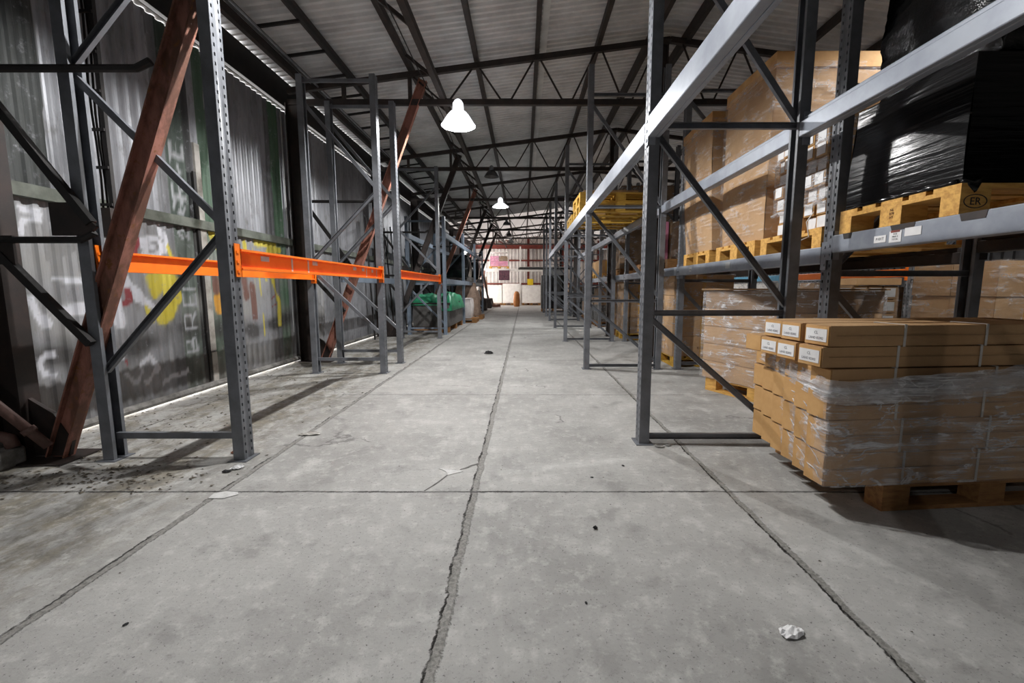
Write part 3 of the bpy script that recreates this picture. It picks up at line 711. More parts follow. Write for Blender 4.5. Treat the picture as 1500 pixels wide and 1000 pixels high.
beam_paper(q, 1.45, .06, .1, .06, '', M['light_grey']); beam_paper(q, 2.45, .058, .07, .05, 'P1', M['light_grey'], .03)

# ------------------------------------------------------------------ pallets
def pallet(name='wooden_pallet', mat=None, worn=None):
    # 1.2 m along local x, 0.8 m along local y, origin at the middle of the underside
    mat = mat or M['wood']; t = thing(name, '', 'pallet')
    for k, (y, w) in enumerate(((-.3275,.145),(-.163,.10),(0,.145),(.163,.10),(.3275,.145))):
        m = MB(); m.box(-.6,.6,y-w/2,y+w/2,.122,.144); m.build('deck_board', mat, t)
    for x in (-.5275,0,.5275):
        m = MB(); m.box(x-.0725,x+.0725,-.4,.4,.100,.1215); m.build('stringer_board', mat, t)
        for y, w in ((-.35,.10),(0,.145),(.35,.10)):
            m = MB(); m.box(x-.0725,x+.0725,y-w/2,y+w/2,.0225,.0995); m.build('block', mat, t)
    for y, w in ((-.35,.10),(0,.145),(.35,.10)):
        m = MB(); m.box(-.6,.6,y-w/2,y+w/2,0,.022); m.build('bottom_board', mat, t)
    return t
pal0 = pallet(); pal_y = pallet(mat=M['wood_yellow']); pal_d = pallet(mat=M['wood_dark']); pal_k = pallet(mat=M['grey_box'])
used = set()
def put_pallet(proto, x, y, z, rz, label, group=None):
    if proto.name in used: o = dup(proto)
    else: o = proto; used.add(proto.name)
    o.location = (x,y,z); o.rotation_euler = (0,0,rz); o['label'] = label
    if group: o['group'] = group
    return o

# ------------------------------------------------------------------ soft boxes and wrapped loads
def soft(w, d, h, z0=0, bulge=.0, lean=(0,0), amp=.006, seed=0, nx=10, ny=8, nz=10, r=.0, top=True, bottom=True, taper=0.0, wr=0.0):
    mb = MB(); mb.smooth = False
    def P(u, v, k, n):
        # u, v in -1..1, k in 0..1
        b = bulge*math.sin(math.pi*k)
        x = u*(w/2*(1+taper*k)+b*(1-abs(v)**2*.6)); y = v*(d/2*(1+taper*k)+b*(1-abs(u)**2*.6))
        x += lean[0]*k; y += lean[1]*k
        q = Vector((x*2.1+seed, y*2.1, (z0+h*k)*2.1)); e = noise.noise(q)*amp+(noise.noise(Vector((x*6+seed,y*6,(z0+h*k)*26)))*wr if wr else 0)
        L = math.hypot(n[0], n[1]) or 1
        return (x+n[0]/L*e, y+n[1]/L*e, z0+h*k+n[2]*e)
    def grid(f, a, b, flip=False):
        o = len(mb.v)
        for i in range(a+1):
            for j in range(b+1): mb.v.append(f(i/a, j/b))
        for i in range(a):
            for j in range(b):
                q = (o+i*(b+1)+j, o+(i+1)*(b+1)+j, o+(i+1)*(b+1)+j+1, o+i*(b+1)+j+1)
                mb.f.append(q[::-1] if flip else q); mb.mi.append(mb.cur)
    grid(lambda s,t: P(2*s-1,-1,t,(0,-1,0)), nx, nz); grid(lambda s,t: P(2*s-1,1,t,(0,1,0)), nx, nz, True)
    grid(lambda s,t: P(-1,2*s-1,t,(-1,0,0)), ny, nz, True); grid(lambda s,t: P(1,2*s-1,t,(1,0,0)), ny, nz)
    if top: grid(lambda s,t: P(2*s-1,2*t-1,1,(0,0,1)), nx, ny)
    if bottom: grid(lambda s,t: P(2*s-1,2*t-1,0,(0,0,-1)), nx, ny, True)
    return mb
def wrap(t, w, d, h, z0=0, seed=0, mat=None, **k):
    m = soft(w+.016, d+.016, h+.008, z0+.0, seed=seed, nx=24, ny=20, nz=34, amp=k.pop('amp',.006), wr=.004, **k)
    m.smooth = True; return m.build('stretch_film', mat or M['film_light'], t, label='clear stretch film')

def carton_load(x, y, z, rz, w, d, h, label, group=None, cols=1, rows=1, lay=3, mat=None, seed=1, filmed=True, tape=True, text=None, name='wrapped_carton_load'):
    # stacked cartons under film: w along local x, d along local y
    mat = mat or M['card']; t = thing(name, label, 'wrapped load', (x,y,z), rz, group); rg = random.Random(seed)
    cw, cd, ch = w/cols, d/rows, h/lay
    for k in range(lay):
        for i in range(cols):
            for j in range(rows):
                if 0 < i < cols-1 and 0 < j < rows-1 and k < lay-1: continue
                m = soft(cw-.006, cd-.006, ch-.004, 0, bulge=.005, amp=.004, seed=seed+i+j*3+k*7, nx=4, ny=4, nz=4)
                c = m.build('carton', mat if rg.random() < .75 else M['card_dark'], t, loc=(-w/2+cw*(i+.5)+rg.uniform(-.005,.005), -d/2+cd*(j+.5)+rg.uniform(-.005,.005), k*ch))
                if tape and (i == 0 or j == 0):
                    q = MB(); q.box(-.025,.025,-cd/2-.0075,-cd/2-.0035,ch*.12,ch*.9); q.build('tape_strip', M['tape'], c)
                if text and k in (0,2) and j == 0: lettering(text, ch*.17, M['stencil'], c, (0,-cd/2-.009,ch*.42), FACE_NEGY)
    if filmed: wrap(t, w+.012, d+.012, h, seed=seed)
    return t

# --- tall cardboard loads on the rear right row, second bay
PZ = 1.385
def tall_load(x, y, w, d, h, label, seed, lidh, lean, bulge, taper):
    t = thing('wrapped_cardboard_load', label, 'wrapped load', (x,y,PZ+.1445), 0, 'tall cardboard loads on the right shelf')
    soft(w, d, h, 0, bulge=bulge, lean=lean, amp=.012, seed=seed, nx=14, ny=14, nz=16, taper=taper).build('cardboard_sleeve', M['card'], t)
    soft(w*(1+taper)+.03, d*(1+taper)+.03, lidh, h-lidh+.012, bulge=.0, amp=.008, seed=seed+3, nx=10, ny=10, nz=3).build('cardboard_lid', M['card_orange'], t, loc=(lean[0],lean[1],0), label='orange brown cardboard lid')
    wrap(t, w+.02, d+.02, h-lidh*.6, seed=seed, bulge=bulge, lean=lean, taper=taper, amp=.012)
    return t
put_pallet(pal0, 2.70, 5.44, PZ, 0, 'pine pallet under the left of the two tall cardboard loads')
put_pallet(pal0, 2.68, 4.42, PZ, 0, 'pine pallet under the right of the two tall cardboard loads')
put_pallet(pal0, 2.70, 3.56, PZ, 0, 'pine pallet under the stack of small cartons with white labels')
tall_load(2.68,5.42,1.12,.80,1.46,'left of two tall film wrapped cardboard loads on the right shelf',11,.10,(-.03,.02),.035,.05)
tall_load(2.72,4.42,1.14,.82,1.52,'right and taller of two film wrapped cardboard loads on the right shelf',25,.12,(.02,-.05),.03,.07)

# --- stack of small cartons with white labels
def small_carton(w, d, h):
    t = thing('small_carton', '', 'carton', (0,0,0))
    soft(w, d, h, 0, bulge=.002, amp=.003, seed=2, nx=3, ny=3, nz=3).build('box', M['card_orange'], t)
    m = MB(); m.box(-w/2-.005,-w/2-.0035,-d*.40,d*.36,h*.10,h*.90); m.build('paper_label', M['paper'], t, label='white paper label')
    return t
sc = small_carton(.55,.118,.098); rg = random.Random(5); first = True
for k in range(8):
    for j in range(5):
        o = sc if first else dup(sc); first = False
        o.location = (2.42+rg.uniform(-.02,.02)-.012*k*.5+.0, 3.245+j*.122+rg.uniform(-.004,.004), PZ+.1455+k*.1)
        o.rotation_euler = (0,0,rg.uniform(-.015,.015))
        o['label'] = 'small brown carton with white end label, '+('bottom' if k == 0 else ORD[k]+' from the bottom' if k < 7 else 'top')+' layer of the shelf stack'
        o['group'] = 'small labelled cartons in the '+(ORD[k])+' layer'
t = thing('stretch_film_wrap', 'crumpled clear film around the stack of small labelled cartons', 'stretch film', (2.41,3.49,PZ+.30))
m = soft(.60,.64,.66,0,bulge=.01,amp=.012,seed=9,nx=20,ny=20,nz=24,top=False,bottom=False,wr=.008); m.smooth = True; m.build('film_sheet', M['film'], t)
m = MB(); m.smooth = True
pts = [(-.31+.012*math.sin(a*3),-.3+a*.06,.02+.014*math.sin(a*2.3)) for a in range(11)]
m.tube(pts, [.012+.006*math.sin(a*1.9) for a in range(11)], 8); m.build('gathered_edge', M['film_thick'], t)
m = MB(); m.tube([(2.125,3.30,PZ+.27),(2.09,3.32,PZ+.20),(2.095,3.29,PZ+.09),(2.07,3.34,PZ+.07),(2.05,3.38,PZ+.05)], .004, 6)
tag(m.build('loose_strap', M['strap']), 'loose white strap end dangling from the small labelled cartons', 'strap')
carton_load(2.75,3.50,PZ+.1455+.8+.012,0,.42,.5,.17,'small grey brown box lying on top of the labelled carton stack',lay=1,mat=M['card_dark'],seed=4,name='cardboard_box',filmed=False,tape=False)['category'] = 'box'

# --- black wrapped loads on the nearest bay of the rear right row
put_pallet(pal0, 2.68, 2.555, 1.452, 0, 'bright pine pallet with stamped blocks under the black wrapped loads')
pb = [c for c in D.objects if c.name.startswith('wooden_pallet') and 'black' in c.get('label','')][0]
blk = [c for c in kids(pb) if c.name.startswith('block')]
for c in blk:
    xs = [v.co.x for v in c.data.vertices]; ys = [v.co.y for v in c.data.vertices]
    if max(xs) < -.4 and abs(sum(ys)/8) < .05:
        for k, tx in enumerate(('HT','078','NL')): lettering(tx, .022, M['stencil'], c, (-.6012,-.01,.045+k*.02), FACE_NEGX)
    if max(xs) < -.4 and sum(ys)/8 < -.2:
        lettering('ER', .05, M['ink'], c, (-.527,-.4012,.058), FACE_NEGY)
        m = MB(); m.smooth = True
        m.tube([(-.527+.055*math.cos(a*PI/12),-.4008,.06+.031*math.sin(a*PI/12)) for a in range(25)], .0022, 5, False); m.build('stamped_ring', M['ink'], c)
t = thing('black_wrapped_load', 'lower black film wrapped load on the pine pallet, right shelf', 'wrapped load', (2.67,2.555,1.452+.1445), 0, 'black wrapped loads')
m = soft(1.14,.76,.60,0,bulge=.012,amp=.012,seed=31,nx=24,ny=22,nz=24,taper=-.03); m.smooth = True; m.build('film_cover', M['black_film'], t)
m = MB(); m.smooth = True
m.tube([(-.575+.01*math.sin(k*2.2), -.36+k*.055, .012+.006*math.sin(k*3.1)) for k in range(14)], [.014+.005*math.sin(k*2.7) for k in range(14)], 8)
m.tube([(-.575,-.385,.015),(-.53,-.39,-.02),(-.48,-.385,.03)], [.012,.03,.01], 8); m.build('film_skirt', M['black_film'], t)
t = thing('black_wrapped_load', 'upper crumpled black film wrapped load above the grey beam, right shelf', 'wrapped load', (2.78,2.53,2.205), 0, 'black wrapped loads')
m = soft(1.12,.70,.95,0,bulge=.03,amp=.05,seed=47,nx=34,ny=30,nz=34,wr=.018,taper=.03,lean=(0,-.0)); m.smooth = True; m.build('film_cover', M['black_crumple'], t)
m = soft(.5,.34,.55,.55,amp=.02,seed=8); m.build('bare_cardboard', M['card_dark'], t, loc=(-.22,.24,0), label='bare brown cardboard at the torn edge')

# --- floor pallets behind the long cartons
RZ = R(-22)
def on_floor(x, y, rz): return (x, y, 0.001, rz)
# load D: block of long cartons on a pallet, turned
dx, dy = math.cos(R(-66.5)), math.sin(R(-66.5))
cx, cy = 2.19+.42*math.cos(R(23.5))+.0, 4.15+.42*math.sin(R(23.5))
put_pallet(pal0, cx+.02, cy+.0, 0.001, R(113.5), 'pale pine pallet under the long wrapped block of flat cartons')
t = carton_load(cx,cy,.146,R(113.5)+PI,1.26,.80,.93,'long film wrapped block of flat brown cartons on a pallet by the long carton pile',cols=1,rows=1,lay=5,seed=61,filmed=False,tape=False)
wrap(t, 1.27,.81,.94,seed=61,bulge=.012,mat=M['film'],amp=.012)
for k, px in enumerate((-.35,.0,.22,.5)):
    m = MB(); m.box(px-.006,px+.006,.4095,.413,.05+.1*(k%2),.62+.1*(k%3)); m.build('strap', M['strap'], t, label='thin white strap')
m = MB(); m.box(-.66,.66,-.43,.43,.935,.95); m.build('cardboard_sheet', M['card_dark'], t)
# load E
put_pallet(pal_y, 2.5, 6.68, 0.001, R(90), 'yellow pallet under the stack of stencilled cartons on the floor')
carton_load(2.5,6.68,.146,0,.82,1.12,1.14,'stack of wrapped brown cartons with stencilled marks on the yellow floor pallet',cols=1,rows=2,lay=4,seed=71,text='KGS 4')
put_pallet(pal_y, 2.72, 9.66, 0.001, 0, 'yellow floor pallet under the second stack of brown cartons along the right')
carton_load(2.72,9.66,.146,0,1.14,.78,1.06,'second stack of wrapped brown cartons on the floor along the right rack',cols=2,rows=2,lay=3,seed=77,text='MED')
put_pallet(pal_d, 2.72, 10.7, 0.001, 0, 'brown floor pallet under the third stack of cartons along the right')
carton_load(2.72,10.7,.146,0,1.14,.78,1.1,'third stack of wrapped cartons on the floor along the right rack',cols=2,rows=2,lay=3,seed=79)
for k, (yy, hh, mt) in enumerate(((12.9,.95,'grey_box'),(13.9,.75,'grey_box'),(15.6,1.0,'grey_box'))):
    put_pallet(pal_d, 2.7, yy, 0.001, 0, 'dark floor pallet under the '+ORD[k]+' grey wrapped stack along the right')
    carton_load(2.7,yy,.146,0,1.14,.78,hh,ORD[k]+' grey wrapped stack on the floor along the right rack',cols=2,rows=2,lay=2,seed=83+k,mat=M[mt],tape=False)
# R2 shelf loads farther on
put_pallet(pal_d, 2.72, 6.95, PZ, 0, 'brown pallet on the right shelf under the low dark carton load')
put_pallet(pal_d, 2.72, 10.15, PZ, 0, 'brown pallet on the right shelf under the large brown carton load')
carton_load(2.68,10.15,PZ+.1455,0,1.16,.9,1.75,'large brown carton load on the right shelf beyond the yellow pallets',cols=1,rows=1,lay=2,seed=91,mat=M['card_dark'])
carton_load(2.86,6.95,PZ+.1455,0,.86,.78,.62,'low dark brown carton load on the right shelf beside the tall loads',cols=1,rows=1,lay=1,seed=93,mat=M['card_dark'])
put_pallet(pal_d, 2.72, 8.2, PZ, 0, 'brown pallet on the right shelf under the pale edged board load')
t = thing('board_stack', 'stack of upright pale edged boards on the right shelf', 'boards', (2.85,8.2,PZ+.1455))
for k, (mt, x) in enumerate((('white',-.42),('pink',-.36),('card_dark',-.29),('white',-.22))):
    m = MB(); m.box(x,x+.045,-.36,.36,0,.72); m.build('board', M[mt], t)
# upper level of the front right row: yellow pallets with a box
for k in range(2):
    put_pallet(pal_y, 1.42, 7.02+.02*k, 2.207+k*.1455, .02*k, 'yellow pallet on the upper right shelf, '+('lower' if k == 0 else 'upper')+' of two stacked')
put_pallet(pal_y, 1.42, 8.1, 2.207, 0, 'yellow pallet on the upper right shelf, behind the stacked pair')
carton_load(1.5,8.12,2.353,0,.95,.7,.42,'brown box on the upper right shelf above the yellow pallets',lay=1,seed=95,mat=M['card_dark'],filmed=False,name='cardboard_box')['category'] = 'box'

# --- beyond the second aisle
carton_load(5.05,4.6,.001,0,1.2,.9,1.36,'tall film wrapped stack of cartons at the right edge beyond the shelf',cols=2,rows=2,lay=4,seed=101)
carton_load(5.72,5.45,.001,0,.8,.6,1.38,'pale film wrapped stack beyond the dark rear post at right',cols=1,rows=1,lay=4,seed=103)
carton_load(5.62,6.75,.001,0,.9,1.2,1.12,'brown wrapped stack standing on the floor behind the pale rack frame',cols=1,rows=2,lay=4,seed=105,mat=M['card_dark'],text='7120BKA')
t = thing('labelled_carton_stack', 'stack of dull cartons with pale packets beyond the second aisle', 'cartons', (4.72,6.25,.001))
rg = random.Random(12)
for k in range(6):
    for i in range(4):
        m = MB(); w = .2; m.box(-.4+i*.205,-.4+i*.205+w-.008,-.2,.2,k*.19,k*.19+.182); c = m.build('carton', M['card_dark'], t, bevel=.006)
        q = MB(); q.box(-.4+i*.205+.02,-.4+i*.205+w-.035,-.2035,-.201,k*.19+.03,k*.19+.15); q.build('packet_label', M['light_grey'], c)
m = MB(); m.box(-.2,.42,-.24,.12,1.142,1.235); m.build('long_carton', M['card'], t, bevel=.005)
t2 = carton_load(5.65,8.12,.001,0,.9,1.25,1.2,'pale wrapped cartons under the orange beam beyond the second aisle',cols=1,rows=3,lay=5,seed=111)
carton_load(5.65,10.2,.001,0,.9,1.6,1.22,'white topped cartons under the sky blue beam beyond the second aisle',cols=1,rows=3,lay=4,seed=113,mat=M['white'])

# ------------------------------------------------------------------ pile of long cartons, front right
TH = R(5.0); PX0, PY0 = 1.455, 2.02
def P2W(lx, ly, lz=0): return (PX0+lx*math.cos(TH)-ly*math.sin(TH), PY0+lx*math.sin(TH)+ly*math.cos(TH), lz)
put_pallet(pal_d, *P2W(.92,.41)[:2], 0.001, TH, 'brown pallet half hidden in shadow under the long carton pile')
def long_carton(L, w, h, end_label=False, straps=()):
    t = thing('long_carton', '', 'carton')
    m = soft(L, w, h, 0, bulge=.002, amp=.004, seed=w*9, nx=18, ny=3, nz=3); m.v = [(x+L/2,y,z) for x,y,z in m.v]
    m.build('carton_body', M['card'], t)
    m = MB(); m.box(-.006,.0,-w/2+.004,w/2-.004,.004,h-.004); m.build('end_flap', M['card_orange'], t, label='tan end flap')
    m = MB(); m.box(.03,L-.02,-w/2-.0062,-w/2-.0045,h*.515,h*.535); m.build('lid_edge', M['card_dark'], t)
    for x in straps:
        m = MB(); a, b = w/2+.0065, h+.0055
        for bx in ((x,x+.012,-a,-a+.002,-.003,b),(x,x+.012,-a,a,b-.002,b),(x,x+.012,a-.002,a,-.003,b)): m.box(*bx)
        m.build('strap', M['strap'], t, label='white plastic strap')
    if end_label:
        m = MB(); m.box(-.0085,-.0065,-w/2+.012,w/2-.012,h*.2,h*.82); p = m.build('paper_label', M['paper'], t, label='white end label')
        lettering('CL', .02, M['ink_grey'], p, (-.0088,.0,h*.62), FACE_NEGX); lettering('LAND 82002', .017, M['ink_grey'], p, (-.0088,.0,h*.36), FACE_NEGX)
    return t
rg = random.Random(21)
NW = 6; CW = .137; LHS = [.165,.165,.14,.108]; LAYN = ['bottom','second','third','fourth']
zc = .1462
for k, LH in enumerate(LHS):
    protos = [long_carton(1.40,CW-.016,LH-.003), long_carton(1.40,CW-.006,LH-.003,False,(.40-.03*k,.80+.04*(k%2),1.2))]; usedp = [False,False]
    for j in range(NW):
        pi = 1 if j == 0 else 0
        o = dup(protos[pi]) if usedp[pi] else protos[pi]; usedp[pi] = True
        lx = .185*(j/NW)+rg.uniform(-.004,.004)+(.012 if k == 3 else 0)-.006*k
        o.location = P2W(lx, CW*(j+.5)+rg.uniform(-.002,.002), zc); o.rotation_euler = (0,0,TH+rg.uniform(-.003,.003))
        if j == 0: o['label'] = f'long brown carton on the near side of the wrapped pile, {LAYN[k]} layer from the floor'
        else: o['label'] = f'long brown carton inside the wrapped pile, {LAYN[k]} layer from the floor'; o['group'] = f'wrapped long cartons, {LAYN[k]} layer'
    zc += LH
zt = zc+.004
big = [long_carton(1.46,.155,.097,True,(.37,.80)), long_carton(1.42,.15,.095,True)]
tops = [(0,0,0,-.055,.09,'nearest long carton with white end label in the lower loose layer'),(1,0,0,-.03,.29,'middle long carton with white end label in the lower loose layer'),(1,0,0,-.015,.455,'third long carton with white end label in the lower loose layer'),
        (0,0,1,-.03,.085,'nearest long carton with white end label on the very top of the pile'),(1,0,1,-.015,.285,'middle long carton with white end label on the very top of the pile'),(1,0,1,.0,.45,'third long carton with white end label on the very top of the pile')]
ub = [False,False]
for pi, _, lev, lx, ly, lb in tops:
    o = dup(big[pi]) if ub[pi] else big[pi]; ub[pi] = True
    o.location = P2W(lx, ly, zt+lev*.1005); o.rotation_euler = (0,0,TH+rg.uniform(-.01,.01)); o['label'] = lb; o['group'] = 'loose labelled long cartons on top'
o = long_carton(1.4,.15,.095); o.location = P2W(.0,.625,zt); o.rotation_euler = (0,0,TH+.012); o['label'] = 'unlabelled long carton with a crushed end at the back of the loose layer'; o['group'] = 'loose labelled long cartons on top'
# stretch film round the pile
t = thing('stretch_film_wrap', 'clear stretch film wrapped round the pile of long cartons', 'stretch film', (PX0,PY0,.15), TH)
def shell(pad, z0, z1, nz, amp, wr, seed):
    mb = MB(); mb.smooth = True
    H = NW*CW; path = []
    c = [(.0,-.0),(2.2,-.0),(2.25,H),(.215,H)]
    # start at the far end of the near side, run round the aisle end to the far side
    pts = [(1.38,-pad)]
    for k in range(1,40): pts.append((1.38-1.38*k/40,-pad))
    for k in range(7): a = -PI/2-PI/2*k/6; pts.append((-.0+pad*math.cos(a)-.0, 0+pad*math.sin(a)))
    for k in range(1,26): pts.append((-pad+.215*k/26-.006*math.sin(PI*k/26), H*k/26))
    for k in range(7): a = PI-PI/2*k/6; pts.append((.215+pad*math.cos(a), H+pad*math.sin(a)))
    for k in range(1,30): pts.append((.215+1.2*k/30, H+pad))
    n = len(pts)
    for i in range(nz+1):
        for j, (x, y) in enumerate(pts):
            za = z0(x,y) if callable(z0) else z0; z = za+(z1(x,y)-za)*i/nz
            e = amp*noise.noise(Vector((x*3+seed,y*3,z*4)))+wr*noise.noise(Vector((x*5,y*5+seed,z*55)))
            nx_, ny_ = (0,-1) if y < 0 and x > .01 else ((-1,0) if y < H else (0,1))
            mb.v.append((x+nx_*(e+amp), y+ny_*(e+amp), z))
    for i in range(nz):
        for j in range(n-1): mb.f.append((i*n+j,(i+1)*n+j,(i+1)*n+j+1,i*n+j+1)); mb.mi.append(0)
    return mb, pts
ztop = lambda x, y: .515+.05*min(1,x/.9)+(.045*min(1,max(0,y)/.6))+.02*noise.noise(Vector((x*6,y*6,1)))
m, pth = shell(.02, .004, ztop, 40, .006, .004, 3); m.build('film_sheet', M['film'], t, smooth=True)
m, _ = shell(.024, .05, lambda x, y: .33, 14, .008, .006, 13); m.build('film_layer', M['film_light'], t, smooth=True)
# gathered band of film along the upper edge: loose overlapping turns
band0 = lambda x, y: ztop(x,y)-.10-.02*math.sin(x*2.2)
for k in range(2):
    m, _ = shell(.03+.006*k, (lambda x, y, k=k: band0(x,y)+.03*k), (lambda x, y, k=k: ztop(x,y)+.012-.03*k), 10, .012, .012, 23+9*k)
    m.build('gathered_band', M['film_thick'], t, label='whitish gathered band of film', smooth=True)
for k, (y0, z0, y1, z1) in enumerate(((.78,.52,.66,.30),(.70,.5,.80,.2),(.74,.44,.45,.38),(.05,.33,.62,.47),(.02,.25,.5,.40),(.0,.12,.55,.30),(.0,.05,.4,.16))):
    m = MB(); m.smooth = True; q = []
    for i in range(13):
        f = i/12; y = y0+(y1-y0)*f; q.append((-.036+.215*y/.82+.004*math.sin(i*1.7), y, z0+(z1-z0)*f+.008*math.sin(i*1.3+k)))
    m.tube(q, [.0015+.0022*abs(math.sin(i*.9+k)) for i in range(13)], 6); m.build('film_crease', M['film_thick'], t)

# ------------------------------------------------------------------ small things on the floor
def crumple(name, w, d, h, mat, loc, rz, label, cat, seed, n=7):
    rg = random.Random(seed); mb = MB(); c = []
    for i in range(n+1):
        for j in range(n+1):
            u, v = 2*i/n-1, 2*j/n-1; r = math.hypot(u, v)
            e = 1+.25*noise.noise(Vector((u*2+seed,v*2,0)))
            z = max(.002, h*(.55+.6*noise.noise(Vector((u*2.2,v*2.2,seed)))-.35*r+.25*rg.random()))
            if i in (0,n) or j in (0,n): z = .002+.25*h*rg.random()
            k = 1 if r < 1 else 1/r*1.0
            mb.v.append((u*k*w/2*e, v*k*d/2*e, z))
    for i in range(n):
        for j in range(n): mb.f.append((i*(n+1)+j,(i+1)*(n+1)+j,(i+1)*(n+1)+j+1,i*(n+1)+j+1)); mb.mi.append(0)
    o = mb.build(name, mat); o.location = loc; o.rotation_euler = (0,0,rz)
    s = o.modifiers.new('s','SOLIDIFY'); s.thickness = .0015
    return tag(o, label, cat)
crumple('crumpled_paper', .085,.055,.02, M['paper'], (.86,1.285,.001), .3, 'crumpled piece of pale grey paper on the floor at lower right', 'paper', 3)
crumple('rag', .15,.10,.07, M['rag'], (-.59,7.33,.001), .2, 'crumpled black rag lying in the middle of the aisle', 'rag', 8)
crumple('stone_chip', .022,.02,.02, M['rag'], (.33,1.9,.001), 0, 'small dark stone on the floor right of the centre joint', 'stone', 5, 5)
crumple('paper_scrap', .075,.05,.03, M['paper'], (-1.76,2.58,.001), .5, 'white scrap curled against a black chip before the nearest left rack', 'paper', 11)
crumple('black_chip', .05,.04,.02, M['rag'], (-1.79,2.53,.001), .1, 'black chip beside the white scrap before the nearest left rack', 'debris', 12, 5)
crumple('torn_plastic', .16,.05,.03, M['strap'], (-1.62,3.2,.001), .1, 'torn pale plastic by the left joint behind the nearest left post', 'plastic', 13)
crumple('brick_shard', .07,.05,.035, simple('brick_red_shard',(128,84,66),(100,66,52),.9), (-1.93,2.84,.001), .4, 'small brown shard at the foot of the nearest left post', 'debris', 15, 5)
for k, (x, y, s) in enumerate(((.95,2.95,.05),(1.02,2.98,.04),(.62,2.62,.016),(.40,2.45,.014),(-1.31,1.32,.012),(.22,1.42,.008),(-.15,7.0,.02))):
    crumple('floor_chip', s*1.4,s,s*.4, M['conc'] if k < 2 else M['rag'], (x,y,.001), k, ['pale chip in front of the bright edged right rack post','second pale chip in front of the bright edged right rack post','small dark chip in the aisle left of the long carton pile','tiny dark chip in the aisle near the cross joint','tiny dark chip between the left and centre joints','tiny dark chip low in the right of the centre joint','small chip beside the black rag'][k], 'debris', 20+k, 4)
def patch(name, poly, h, mat, label):
    mb = MB(); mb.prism(poly, 'z', .001, h); return tag(mb.build(name, mat), label, 'floor patch')
M['filler'] = simple('white_floor_filler', (206,206,204), (184,184,182), .8, 0, 20, .3)
patch('filler_patch', [(-1.66,2.19),(-1.58,2.19),(-1.53,2.235),(-1.55,2.262),(-1.62,2.27),(-1.67,2.25)], .004, M['filler'], 'flat white filler patch at the crossing of the left joints')
patch('filler_patch', [(-.52,2.57),(-.49,2.575),(-.40,2.545),(-.365,2.535),(-.41,2.505),(-.45,2.48),(-.455,2.50),(-.47,2.535),(-.505,2.565)], .003, M['filler'], 'triangular white filler patch left of the centre joint')
M['crack'] = simple('dark_crack_dirt', (96,94,91), (120,118,114), .9, 0, 30)
patch('floor_crack', [(-.29,2.66),(-.33,2.63),(-.35,2.60),(-.39,2.565),(-.385,2.56),(-.34,2.59),(-.32,2.62),(-.285,2.645)], .0022, M['crack'], 'dark crack from the centre joint to the triangular filler patch')
patch('floor_crack', [(-.455,2.485),(-.48,2.42),(-.51,2.35),(-.545,2.28),(-.54,2.28),(-.50,2.35),(-.47,2.42),(-.448,2.485)], .0022, M['crack'], 'dark crack from the triangular filler patch to the cross joint')
# loose dirt and litter along the left wall and under the racks: uncountable
rg = random.Random(77); mb = MB()
def bit(x, y, s):
    a = rg.uniform(0,6.28); p = []
    for k in range(3): q = a+k*2.1+rg.uniform(-.4,.4); p.append((x+s*math.cos(q)*rg.uniform(.4,1.6), y+s*math.sin(q)*rg.uniform(.4,1.2), .0015+rg.random()*s*.3))
    p.append((x, y, s*rg.uniform(.3,.8))); mb.add(p, [(0,1,2),(0,1,3),(1,2,3),(2,0,3)])
for _ in range(900):
    c = rg.choice(((-2.45,2.42,.28,.10),(-2.75,2.62,.35,.12),(-3.0,4.2,.3,1.2),(-2.9,3.3,.4,.4),(-3.1,6.0,.25,1.3),(-2.6,5.2,.5,1.0),(-2.9,8.2,.4,1.6),(-2.6,2.4,.45,.09)))
    bit(max(-3.38, min(-1.7, rg.gauss(c[0],c[2]))), rg.gauss(c[1],c[3]), rg.uniform(.004,.018))
for _ in range(260): bit(rg.uniform(-1.6,2.6), rg.uniform(1.1,7), rg.uniform(.002,.006))
tag(mb.build('floor_litter', M['litter']), 'loose dirt and litter scattered along the left wall and under the racks', 'litter', kind='stuff')

# ------------------------------------------------------------------ left row, far loads
t = thing('pallet_box', 'grey pallet box under the green tarpaulin', 'crate', (-2.3,12.1,.001))
m = MB(); m.box(-.45,.45,-1.2,1.2,.14,.70); m.build('box_body', M['grey_box'], t, bevel=.01)
m = MB(); m.box(-.47,.47,-1.22,1.22,.70,.74); m.build('rim', M['dark_steel'], t)
for y in (-1.1,0,1.1):
    m = MB(); m.box(-.45,.45,y-.07,y+.07,0,.139); m.build('skid', M['wood_dark'], t)
t = thing('tarpaulin', 'crumpled green tarpaulin heaped on the grey pallet box', 'tarpaulin', (-2.3,12.1,.745))
m = MB(); m.smooth = True; n = 26
for i in range(n+1):
    for j in range(n+1):
        u, v = 2*i/n-1, 2*j/n-1; e = noise.noise(Vector((u*1.7,v*3,4)))+.5*noise.noise(Vector((u*5,v*8,1)))
        z = .16+.16*e; ed = max(abs(u),abs(v)); x, y = u*.5, v*1.2
        if ed > .82: z = z*(1-(ed-.82)/.18)-.17*((ed-.82)/.18)*(1.2 if u > .5 or v > .8 else .4); x *= 1.04; y *= 1.03
        m.v.append((x, y, max(z,.004) if ed < .88 else z))
for i in range(n):
    for j in range(n): m.f.append((i*(n+1)+j,(i+1)*(n+1)+j,(i+1)*(n+1)+j+1,i*(n+1)+j+1)); m.mi.append(0)
o = m.build('sheet', M['green'], t, smooth=True); s = o.modifiers.new('s','SOLIDIFY'); s.thickness = .004; s.offset = 1
t = thing('white_sack', 'pale bulk bag on a pallet beside the green tarpaulin', 'sack', (-2.1,14.35,.147))
soft(.8,.8,.62,0,bulge=.07,amp=.03,seed=3).build('bag', simple('pale_bulk_bag',(206,200,198),(178,170,168),.8,0,6,.2), t, smooth=True)
